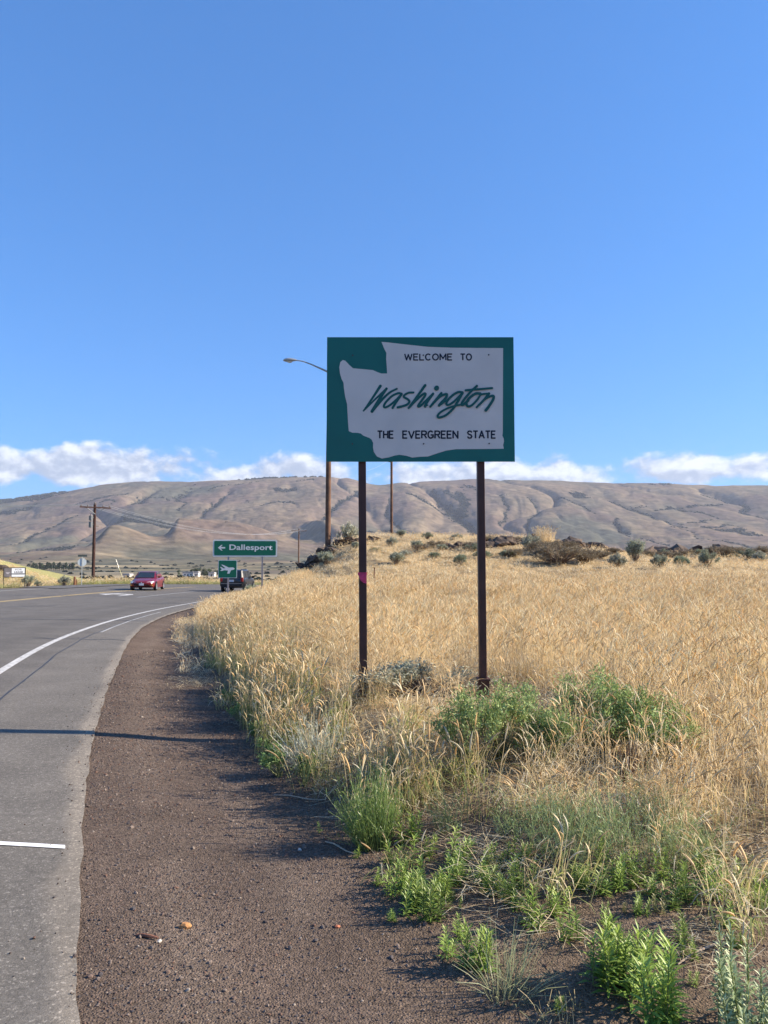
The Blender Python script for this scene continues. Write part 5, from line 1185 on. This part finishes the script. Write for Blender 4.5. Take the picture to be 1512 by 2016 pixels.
def sage_bush(seed, n_br, h, w, leafn, leafl, col, dead=0.0, stemcol=(0.16, 0.12, 0.09), flat=0.75):
    """woody branches in a dome with small leaves clustered towards the tips"""
    r = np.random.default_rng(seed); St = Leaves(); Lf = Leaves()
    lobes = [(r.uniform(0, 6.28), r.uniform(0.3, 0.75), r.uniform(0.75, 1.1)) for _ in range(7)]
    for i in range(n_br):
        la, lq, lh = lobes[i % 7]; a = la + r.normal(0, 0.35); q = np.clip(lq + r.normal(0, 0.18), 0, 1.0)
        tip = np.array([math.cos(a) * q * w * 0.5, math.sin(a) * q * w * 0.5, h * lh * math.sqrt(max(0.12, 1 - flat * q * q)) * r.uniform(0.75, 1.0)])
        mid = tip * 0.5 + np.array([0, 0, -0.06 * h]) + rv(r) * 0.06 * w; pts = [np.zeros(3) + rv(r) * 0.03 * w * [1, 1, 0], mid * 0.6, mid * 1.1, tip]
        St.spindle(pts, [0.016 * h, 0.011 * h, 0.008 * h, 0.003 * h], [jit(r, stemcol, 0.2)] * 4, 3)
        if r.uniform() < dead:
            for k in range(6):
                p = mid + (tip - mid) * r.uniform(0.2, 1); e = p + (rv(r) + np.array([0, 0, 0.6])) * 0.12 * w; St.ribbon([p, e], [0.006 * h, 0.002 * h], rv(r), [jit(r, (0.25, 0.2, 0.15), 0.3)] * 2)
            continue
        for k in range(leafn):
            t = r.uniform(0.25, 1.0) ** 0.7; p = mid + (tip - mid) * t + rv(r) * 0.055 * w * r.uniform(0.2, 1.2); d = rv(r) + np.array([0, 0, 0.7]); d /= np.linalg.norm(d)
            Lf.card(p, d, rv(r), leafl * r.uniform(0.6, 1.3), leafl * 0.34, jit(r, col, 0.24))
    return [('stem', St.mesh('stem', M_WOODY)), ('foliage', Lf.mesh('foliage', M_SAGE))]

def build_near_plants():
    # leafy weeds in the dirt
    sizes = {}
    def weed_proto(key, *a, **k):
        sizes[key] = [leafy_weed(700 + 13 * i + hash(key) % 5 * 0 + len(key) * 7, *a, **k) for i in range(3)]
    weed_proto('olive_', 4, 0.17, 0.05, 0.05, col=(0.30, 0.27, 0.11), tip=(0.42, 0.38, 0.17)); weed_proto('single', 1, 0.20); weed_proto('pair_', 3, 0.20, 0.05); weed_proto('clump__', 7, 0.20, 0.08, 0.07)
    spots = [(830, 1790, 0.9, 'clump__'), (800, 1800, 0.8, 'pair_'), (783, 1765, 0.75, 'clump__'), (855, 1815, 0.8, 'clump__'), (845, 1775, 0.7, 'pair_'), (880, 1885, 0.6, 'pair_'), (930, 1905, 0.85, 'clump__'), (772, 1705, 0.7, 'pair_'), (812, 1700, 0.8, 'single'),
             (1046, 1838, 0.85, 'pair_'), (1124, 1850, 0.75, 'pair_'), (1186, 1822, 0.45, 'pair_'), (1215, 1752, 0.75, 'clump__'), (1262, 1800, 0.42, 'clump__'), (1345, 1838, 0.3, 'pair_'), (1432, 1825, 0.55, 'pair_'), (1352, 1775, 0.7, 'clump__'), (1255, 1745, 0.7, 'pair_'),
             (968, 1765, 0.7, 'clump__'), (1005, 1775, 0.65, 'clump__'), (950, 1740, 0.7, 'pair_'), (1180, 1718, 0.8, 'pair_'), (885, 1745, 0.7, 'pair_'), (1300, 1735, 0.7, 'pair_'), (745, 1745, 0.4, 'pair_'), (1420, 1760, 0.6, 'pair_'), (900, 1700, 0.8, 'pair_'), (1350, 1880, 0.35, 'pair_'), (1365, 1940, 0.3, 'pair_'), (815, 1745, 0.7, 'clump__'), (868, 1770, 0.75, 'clump__'), (900, 1730, 0.6, 'clump__'), (1030, 1745, 0.7, 'clump__'), (1085, 1760, 0.6, 'pair_'), (1150, 1745, 0.6, 'clump__'), (1395, 1735, 0.7, 'clump__'), (1460, 1740, 0.7, 'pair_'), (1290, 1770, 0.6, 'pair_'), (905, 1850, 0.5, 'pair_'), (700, 1690, 0.35, 'pair_'), (1500, 1790, 0.6, 'clump__'), (1240, 1725, 0.7, 'pair_'), (1320, 1790, 0.5, 'pair_'), (800, 1660, 0.8, 'clump__'), (840, 1690, 0.7, 'pair_'), (1100, 1990, 0.3, 'clump__'), (630, 1640, 0.4, 'single'), (750, 1530, 1.0, 'pair_')]
    rr = random.Random(5)
    for k in range(46):
        px = rr.uniform(770, 1505); py = rr.uniform(1672, 1800) + 0.03 * (px - 1100) + (rr.uniform(20, 150) if k % 6 == 0 else 0); spots.append((px, py, rr.uniform(0.25, 0.65), rr.choice(['olive_', 'olive_', 'pair_', 'single', 'clump__'])))
    protos = {}
    for i, (px, py, s, kind) in enumerate(spots):
        k = (kind, i % 3)
        if k not in protos:
            protos[k] = plant('leafy_weed', sizes[kind][i % 3], '', 'weed'); e = protos[k]
        else: e = copy_tree(protos[k])
        place(e, px, py, s=s)
        if kind == 'olive_': e['label'] = 'small olive brown withering weed in the dirt'; e['group'] = 'withering weeds in the dirt'; continue
        e['label'] = 'low bright green leafy weed growing in the bare dirt'; e['group'] = 'low leafy weeds in the bare dirt'
    big = plant('leafy_weed', leafy_weed(901, 15, 0.28, 0.13, 0.09), 'largest bushy bright green weed clump on the bare dirt', 'weed'); place(big, 1228, 1955, s=1.0)
    b2 = plant('leafy_weed', leafy_weed(905, 7, 0.27, 0.06, 0.09), 'upright bright green weed leaning beside the largest weed clump', 'weed'); place(b2, 1300, 2030, s=1.0)
    g = plant('broom_shrub', broom_bush(911, 420, 0.44, 0.40, (0.13, 0.20, 0.06), (0.22, 0.32, 0.09)), 'rounded green broom like shrub at the edge of the gravel', 'shrub'); place(g, 738, 1668)
    w = plant('wispy_shrub', broom_bush(915, 150, 0.24, 0.34, (0.27, 0.28, 0.16), (0.36, 0.38, 0.20), 0.0026, False), 'sparse wispy grey green shrub standing in the dirt', 'shrub'); place(w, 998, 1955)
    sg = plant('sagebrush', leafy_weed(921, 40, 0.34, 0.22, 0.06, (0.25, 0.32, 0.14), (0.37, 0.44, 0.23)), 'silvery green leafy sagebrush beside the bright weeds', 'shrub'); place(sg, 1512, 2060)
    t = plant('grass_tuft', [('blade', grass_tuft(931, 60, 0.10, 0.05, 0.13, width=0.0024, heads=0.0, green=0.5, leaves=0, lean=0.9).mesh('blade', M_STRAW))], 'small yellow green grass tuft below the big weed clump', 'grass tuft'); place(t, 1095, 2005)
    # the sagebrush between the posts
    sb = plant('sagebrush', sage_bush(941, 90, 0.42, 0.98, 60, 0.032, (0.40, 0.40, 0.28), dead=0.2), 'low grey green sagebrush growing between the two sign posts', 'shrub'); place(sb, 836, 1372, rz=0.4, Y=7.5); sb.scale = (1.6, 1.0, 0.78)
    pw = plant('silver_weed', broom_bush(951, 170, 0.42, 0.5, (0.40, 0.42, 0.32), (0.50, 0.52, 0.42), 0.005), 'pale silvery weed at the verge among the green grass', 'weed'); place(pw, 622, 1510)
    # the big green weed patch in the grass, five plants
    for i, (px, py, s) in enumerate(((925, 1515, 1.1), (985, 1500, 1.2), (1050, 1485, 1.25), (1120, 1475, 1.25), (1190, 1480, 1.25), (1255, 1490, 1.1), (1310, 1505, 0.95), (1080, 1520, 0.8))):
        e = plant('green_weed_bush', sage_bush(960 + i, 44, 0.46 * s, 0.72 * s, 56, 0.030, (0.30, 0.40, 0.135), stemcol=(0.25, 0.25, 0.12), flat=0.55), 'dense leafy green weed bush in the patch before the sign', 'weed', 'green weed bushes in the patch before the sign'); place(e, px, py)
    br = plant('dry_bush', sage_bush(975, 46, 0.42, 0.5, 14, 0.03, (0.33, 0.25, 0.15), dead=0.6, stemcol=(0.22, 0.14, 0.09)), 'dead brown twiggy bush beside the green weed patch', 'shrub'); place(br, 1225, 1540)
    # blue green weeds lower down
    for i, (px, py, s) in enumerate(((1060, 1680, 0.9), (1120, 1715, 1.0), (1205, 1690, 1.0), (1270, 1700, 1.0), (1330, 1670, 0.9), (1010, 1650, 0.75), (1160, 1650, 0.8), (1400, 1690, 0.8), (880, 1640, 0.7), (1090, 1640, 0.9), (1240, 1640, 1.0), (1300, 1630, 0.9), (1150, 1690, 0.9), (1350, 1710, 0.8))):
        e = plant('thin_weed', broom_bush(980 + i, 60, 0.36 * s, 0.40 * s, (0.20, 0.24, 0.10), (0.25, 0.32, 0.14), 0.003), 'thin blue green weed standing among dry straw', 'weed', 'thin blue green weeds among the straw'); place(e, px, py)
    for i, (px, py, s) in enumerate(((470, 1420, 0.8), (510, 1470, 0.9), (550, 1530, 0.9), (600, 1545, 0.8), (520, 1500, 0.7), (440, 1385, 0.7))):
        e = plant('verge_weed', sage_bush(1000 + i, 26, 0.30 * s, 0.42 * s, 34, 0.028, (0.16, 0.25, 0.08), stemcol=(0.2, 0.22, 0.1), flat=0.5), 'low dark green weed at the foot of the grass verge', 'weed', 'low green weeds along the verge'); place(e, px, py)
    for i, (a, b) in enumerate((((640, 1660), (700, 1690)), ((1335, 1905), (1440, 1850)), ((540, 1568), (640, 1580)))):
        p = ground_px(*a); q = ground_px(*b); mb = MB(); m = (p + q) / 2
        mb.tube([(v.x, v.y, hz(v.x, v.y) + dz) for v, dz in ((p, 0.008), (p.lerp(q, 0.3), 0.02), (p.lerp(q, 0.7), 0.012), (q, 0.02))], [0.003, 0.0045, 0.004, 0.002], 5)
        o = mb.build('dry_twig', mat('dry_twig', (0.42, 0.33, 0.24), 0.9, var=0.2), smooth=True); set_tags(o, ('pale dry twig beside the broom like shrub', 'long dry grey twig beside the silvery sagebrush', 'dry twig lying at the edge of the grass verge')[i], 'twig')
build_near_plants()

# ------------------------------------------------------------------ the mound: rocks and sagebrush
M_ROCK = mat('basalt', (0.062, 0.047, 0.04), 0.95, var=0.35, scale=1.6, bump=0.06, bscale=4.0, color2=(0.13, 0.095, 0.07), c2scale=0.9)
def outcrop(label, boulders, Y, cat='rock', big=1.0):
    p0 = at(boulders[0][0], boulders[0][1], Y); e = empty('basalt_outcrop', (p0.x, Y, hz(p0.x, Y)), 0, label, cat)
    for i, (px, py, wpx, hpx, dy) in enumerate(boulders):
        y = Y + dy; p = at(px, py, y); g = hz(p.x, y); me = stone(int(px * 7 + py) % 991, 1.5, 2); me.materials.append(M_ROCK)
        w = wpx * 1.3 * big * y / FPX / 2; h = hpx * 1.1 * big * y / FPX / 2
        for j in range(3):
            k = (1.0, 0.7, 0.6)[j]; xx = p.x + (0, -0.75, 0.8)[j] * w + random.uniform(-.1, .1) * w; yy = y + (0, -0.4, 0.3)[j] * w; g = hz(xx, yy); zz = max(p.z if j == 0 else 0, g + 0.3 * h * k)
            if zz - g > h * 1.1: zz = g + h * 0.9
            o = link('boulder', me, e, (xx - p0.x, yy - Y, zz - hz(p0.x, Y))); o.scale = (w * 0.95 * k, w * 0.9 * k, max(h * 1.6, w * 0.6) * k); o.rotation_euler = (random.uniform(-.5, .5), random.uniform(-.5, .5), random.uniform(0, 6.28))
def build_mound():
    outcrop('dark basalt outcrop at the left end of the mound by the lamp pole', [(618, 1072, 46, 22, 0), (640, 1064, 40, 22, 0.3), (600, 1082, 30, 14, -0.2), (652, 1072, 34, 16, -0.5), (630, 1084, 36, 12, -1.0)], 43.5, big=0.72)
    outcrop('dark rocks under the pale sagebrush between lamp pole and near post', [(668, 1056, 40, 18, 0), (690, 1058, 30, 16, 0.2), (706, 1062, 26, 14, 0.3)], 45.0, big=0.75)
    outcrop('small dark rock on the crest right of the near post', [(732, 1058, 14, 10, 0), (742, 1062, 18, 8, 0.2)], 47.0)
    outcrop('low dark rock between the slim pole and the far post', [(886, 1080, 26, 10, 0), (868, 1082, 22, 8, 0.4), (905, 1076, 24, 8, 0.3)], 42.0)
    outcrop('bulky dark boulder group just right of the far post', [(985, 1078, 40, 20, 0), (1005, 1072, 34, 18, 0.4), (965, 1082, 30, 14, -0.2)], 42.0)
    outcrop('pointed dark rock under the golden grass plume', [(1052, 1063, 22, 18, 0), (1066, 1068, 24, 14, 0.3), (1040, 1070, 20, 12, 0.2)], 44.0)
    outcrop('dark boulder heap behind the brown brush', [(1125, 1080, 36, 18, 0), (1140, 1086, 30, 14, -0.3), (1110, 1088, 30, 14, -0.2)], 44.0)
    outcrop('rounded dark rock standing alone on the skyline', [(1182, 1080, 36, 16, 0), (1168, 1082, 22, 12, 0.3), (1196, 1082, 20, 12, 0.2)], 48.0)
    outcrop('long jagged lava ridge on the right of the mound', [(1270, 1082, 34, 12, 0), (1295, 1080, 36, 14, 0.4), (1318, 1084, 30, 12, 0), (1340, 1086, 36, 10, 0.6), (1365, 1084, 30, 9, 1.0), (1330, 1092, 40, 9, -1)], 50.0)
    outcrop('dark lava boulders at the far end of the mound', [(1425, 1082, 40, 16, 0), (1405, 1088, 34, 12, -0.3), (1447, 1086, 34, 14, 0.2), (1470, 1092, 30, 10, 0.3), (1495, 1096, 30, 10, 0.5), (1390, 1090, 26, 10, 0.4)], 50.0)
    outcrop('row of brown basalt rocks on top of the roadside hill', [(8, 1086, 34, 22, 0), (26, 1090, 28, 20, 0.5), (40, 1096, 24, 16, 0.2), (52, 1103, 18, 10, 0)], 126.0, big=0.62)
    P = [plant('sagebrush', sage_bush(1100 + i, 60, 0.8, 1.15, 48, 0.085, c, dead=d), '', 'shrub') for i, (c, d) in enumerate((((0.34, 0.36, 0.26), 0.1), ((0.40, 0.40, 0.30), 0.05), ((0.26, 0.28, 0.19), 0.2), ((0.30, 0.34, 0.22), 0.0)))]
    used = [False] * 4
    def bush(i, px, py, Y, wpx, label, group=None, sq=1.0):
        e = P[i] if not used[i] else copy_tree(P[i]); used[i] = True
        s = wpx * 1.15 * Y / FPX / 1.15; place(e, px, py, s=s, Y=Y); e.scale = (s, s, s * sq)
        e['label'] = label
        if group: e['group'] = group
        elif 'group' in e: del e['group']
    bush(1, 682, 1052, 45.6, 52, 'pale sagebrush on top of the dark rocks by the lamp pole')
    bush(3, 906, 1116, 36.0, 26, 'small round green sagebrush left of the far post', sq=1.2)
    bush(2, 1395, 1125, 38.0, 40, 'dark green sagebrush standing alone below the lava boulders', sq=1.1)
    bush(1, 1046, 1098, 40.0, 42, 'pale round sagebrush between dark rocks right of the far post')
    bush(0, 1252, 1118, 39.0, 48, 'tall grey green sagebrush leaning over its smaller neighbours', sq=1.3)
    bush(1, 1218, 1132, 35.0, 40, 'low pale sagebrush in front of the tall grey green one')
    bush(0, 1300, 1128, 36.0, 42, 'wide low sagebrush right of the tall grey green one', sq=0.9)
    bush(3, 1342, 1118, 38.5, 30, 'small yellowish sagebrush between the wide one and the dark one')
    bush(0, 780, 1122, 36.0, 46, 'pale flat sagebrush behind the steel stake', sq=0.7)
    for i, (px, py, Y, w) in enumerate(((640, 1082, 41, 40), (570, 1100, 40, 34), (600, 1094, 40, 30), (770, 1075, 44, 26), (820, 1082, 42, 30), (855, 1102, 38, 24), (930, 1092, 40, 36), (800, 1100, 39, 30), (870, 1092, 41, 26), (950, 1104, 38, 34), (840, 1062, 48, 28), (900, 1064, 48, 26), (790, 1060, 50, 26), (1000, 1104, 38, 30), (1470, 1112, 44, 40), (1500, 1108, 42, 36), (1440, 1106, 46, 26), (1380, 1104, 46, 26), (1310, 1100, 46, 24), (1160, 1120, 38, 32), (700, 1084, 42, 24), (740, 1090, 41, 26))):
        bush((i * 3) % 4, px, py + 8, Y, w, 'scattered grey green sagebrush on the dry slope of the mound', 'sagebrush scattered over the mound', random.uniform(0.5, 0.95))
    D = plant('brown_brush', sage_bush(1150, 150, 1.0, 1.6, 34, 0.075, (0.22, 0.18, 0.115), dead=0.4, stemcol=(0.15, 0.105, 0.075)), '', 'shrub')
    for i, (px, py, Y, w, lab) in enumerate(((1100, 1138, 36, 100, 'large dark brown dry brush right of the far post'), (1150, 1132, 37, 80, 'dark twiggy brush joined to the right of the largest one'), (1068, 1118, 39, 70, 'dark dry brush below the golden grass plume'), (1110, 1100, 41, 60, 'brown brush in front of the boulder heap'))):
        e = D if i == 0 else copy_tree(D); s = w * 1.1 * Y / FPX / 1.6; place(e, px, py, s=s, Y=Y); e.scale = (s * random.uniform(0.9, 1.2), s, s * random.uniform(0.55, 0.8)); e['label'] = lab
    for px, py, Y, w in ((935, 1100, 41, 44), (960, 1094, 43, 40), (1010, 1112, 38, 46), (1035, 1092, 43, 50), (1180, 1112, 40, 50), (1205, 1098, 44, 40), (1285, 1098, 46, 50), (1330, 1100, 45, 46), (1420, 1102, 46, 60), (1480, 1104, 46, 60), (1250, 1092, 48, 40), (860, 1088, 43, 40), (830, 1096, 41, 44), (1370, 1096, 48, 40)):
        e = copy_tree(D); s = w * 1.15 * Y / FPX / 1.6; place(e, px, py, s=s, Y=Y); e.scale = (s * random.uniform(1.0, 1.5), s, s * random.uniform(0.32, 0.6)); e['label'] = 'low tangled brown brush among the rocks of the mound'; e['group'] = 'low brown brush on the mound'
    g = plant('grass_plume', [('stalk', grass_tuft(1160, 260, 0.55, 0.5, 1.05, width=0.012, headr=0.014, leaves=1, lean=0.5).mesh('stalk', M_STRAW))], 'tall golden grass plume rising above the dark rocks', 'grass clump'); place(g, 1072, 1075, Y=43.0)
    # shrubs by the left road
    for i, (px, py, Y, w, lab) in enumerate(((126, 1156, 66, 26, 'pale blue green roadside bush beside the stop sign'), (56, 1160, 63, 30, 'low grey bush beside the lease board'), (215, 1147, 105, 24, 'dark green bush behind the utility pole'), (75, 1158, 66, 16, 'small dark bush between the lease board and the stop sign'))):
        bush((1, 0, 2, 2)[i], px, py, Y, w, lab)
    bush(3, 492, 1160, 50.0, 30, 'grey green bush beside the black vehicle')
build_mound()

# ------------------------------------------------------------------ far trees, houses, scrub
def tree_mesh(seed, h, w, col, n=520, trunk=0.28, leaf=0.9):
    r = np.random.default_rng(seed); T = Leaves(); C = Leaves()
    T.spindle([np.array([0, 0, -0.3]), np.array([0.02, 0, h * 0.3]), np.array([0.05, 0.04, h * 0.75])], [0.035 * h, 0.025 * h, 0.008 * h], [(0.10, 0.075, 0.055)] * 3, 6)
    blobs = []
    for i in range(14):
        t = r.uniform(trunk, 0.95); a = r.uniform(0, 6.28); q = w * 0.36 * math.sqrt(max(0.05, 1 - ((t - 0.5) / 0.52) ** 2)) * r.uniform(0.3, 1)
        c = np.array([math.cos(a) * q, math.sin(a) * q, h * t]); blobs.append((c, w * r.uniform(0.13, 0.24)))
        T.spindle([np.array([0.02, 0, h * t * 0.7]), c], [0.010 * h, 0.004 * h], [(0.10, 0.075, 0.055)] * 2, 4)
    for i in range(n):
        c, R = blobs[i % 14]; d = rv(r); p = c + d * R * r.uniform(0.5, 1.0); C.card(p, rv(r), rv(r), leaf * r.uniform(0.6, 1.2), leaf * 0.7, jit(r, col, 0.3))
    return [('trunk', T.mesh('trunk', M_WOODY)), ('crown', C.mesh('crown', M_SCRUB))]
def build_far():
    A = [plant('farm_tree', tree_mesh(1200 + i, 8.0, w, c), '', 'tree') for i, (w, c) in enumerate(((6.5, (0.07, 0.095, 0.045)), (7.5, (0.06, 0.08, 0.04)), (2.6, (0.065, 0.09, 0.05))))]
    used = [False] * 3
    def tr(i, px, py, Y, hpx, lab, grp, name=None):
        e = A[i] if not used[i] else copy_tree(A[i]); used[i] = True; s = hpx * Y / FPX / 8.0; place(e, px, py, s=s, Y=Y); e['label'] = lab; e['group'] = grp
    for px, hp, i in ((352, 12, 0), (378, 13, 0), (386, 17, 1), (392, 15, 0), (402, 16, 1), (412, 14, 0), (425, 12, 1), (446, 11, 0), (366, 10, 1), (434, 10, 0)):
        tr(i, px, 1134, 560 + random.uniform(-15, 25), hp, 'dark broad farmyard tree among the white buildings', 'farmyard trees by the white buildings')
    for k in range(22):
        px = 62 + k * 4.0 + random.uniform(-1, 1); tr(2, px, 1110, 900 + random.uniform(-10, 20), random.uniform(10, 17), 'slim dark poplar in the long row below the hills', 'poplars in the row below the hills')
    wall = mat('white_wall', (0.72, 0.70, 0.66), 0.8, var=0.05); roof = mat('grey_roof', (0.32, 0.31, 0.31), 0.7, var=0.1); dk = mat('dark_opening', (0.03, 0.03, 0.035), 0.5, var=0.0)
    for px, w, h, Y, lab in ((372, 7.5, 2.3, 545, 'white farmhouse with a low grey roof between farm trees'), (388, 3.0, 2.6, 540, 'small white shed with a steep roof beside the farmhouse'), (418, 4.0, 2.0, 545, 'white outbuilding right of the farm trees'), (458, 5.5, 2.0, 550, 'long low white barn at the end of the tree row'), (252, 3.6, 1.8, 420, 'low white shed beyond the junction')):
        p = at(px, 1134, Y); g = hz(p.x, Y); e = empty('farm_building', (p.x, Y, g), 0, lab, 'building')
        MB().box((0, 0, h / 2 - 0.2), (w, 6, h + 0.4)).build('wall', wall, e)
        MB().prism([(-w / 2 - 0.4, 0), (w / 2 + 0.4, 0), (w / 2 - 0.2, 0.9), (-w / 2 + 0.2, 0.9)], -3.3, 3.3).build('roof', roof, e, loc=(0, 0, h + 0.01))
        for k in (-0.28, 0.28): MB().box((k * w, -3.02, h * 0.55), (w * 0.14, 0.08, 0.8)).build('window', dk, e)
        MB().box((0, -3.02, 0.8), (0.9, 0.08, 1.6)).build('door', dk, e)
    # scrub in the gullies and on the valley floor, woods on the far crest
    blob = []
    for i in range(5):
        r = np.random.default_rng(1300 + i); S = Leaves()
        for k in range(70):
            d = rv(r); d[2] = abs(d[2]); S.card(d * [0.5, 0.5, 0.45] * r.uniform(0.5, 1), rv(r), rv(r), 0.55, 0.42, jit(r, (0.036, 0.05, 0.034), 0.3))
        blob.append(S.mesh('scrub', M_SCRUB))
    c = proto_coll('scrub', blob)
    n = 200000; t = RNG.uniform(-0.56, 0.56, n); Y = 1900 + 3600 * RNG.uniform(size=n) ** 0.75; X = t * Y
    _, veg = hills_colour(X, Y); m = RNG.uniform(size=n) < veg * 0.7; X, Y = X[m], Y[m]; k = len(X)
    s = RNG.uniform(4, 9, k)
    n = 6000; t2 = RNG.uniform(-0.56, 0.10, n); Y2 = np.exp(RNG.uniform(math.log(210), math.log(1900), n)); X2 = t2 * Y2; m = RNG.uniform(size=n) < sstep(0.2, 0.4, fbm(X2 / 60, Y2 / 22, 213, 4)) * 0.7; X2, Y2 = X2[m], Y2[m]; s2 = RNG.uniform(0.8, 2.0, len(X2)) * (1 + Y2 / 900)
    n = 2600; t3 = np.concatenate([RNG.uniform(-0.56, -0.40, n), RNG.uniform(-0.19, -0.08, 60)]); Y3 = np.concatenate([RNG.uniform(5100, 5600, n), RNG.uniform(5280, 5420, 60)]); X3 = t3 * Y3; s3 = RNG.uniform(9, 16, len(X3))
    mk = np.concatenate([RNG.uniform(size=n) < sstep(-0.42, -0.50, t3[:n] + fbm(X3[:n] / 300, Y3[:n] / 200, 1401, 3) * 0.05), np.ones(60, bool)]); X3, Y3, s3 = X3[mk], Y3[mk], s3[mk]
    X = np.concatenate([X, X2, X3]); Y = np.concatenate([Y, Y2, Y3]); s = np.concatenate([s, s2, s3]); n = len(X)
    scatter('hillside_scrub', c, 5, np.stack([X, Y, H(X, Y)], 1), rots(n, 0.1), np.stack([s * 1.2, s * 1.2, s * RNG.uniform(0.6, 1.1, n)], 1), 'dark scrub and trees filling the gullies of the hills', 'scrub')
build_far()

# ------------------------------------------------------------------ haze
def build_haze():
    m = bpy.data.materials.new('haze_air'); m.use_nodes = True; N = m.node_tree.nodes; N.clear(); o = N.new('ShaderNodeOutputMaterial'); v = N.new('ShaderNodeVolumePrincipled')
    v.inputs['Color'].default_value = (0.78, 0.84, 1.0, 1); v.inputs['Density'].default_value = 5.2e-5; v.inputs['Anisotropy'].default_value = 0.1
    m.node_tree.links.new(v.outputs[0], o.inputs['Volume'])
    b = MB(); b.box((0, 0, 403), (24400, 24400, 834)); h = b.build('haze', m); set_tags(h, 'thin blue air haze over the valley', 'haze', kind='stuff')
build_haze()
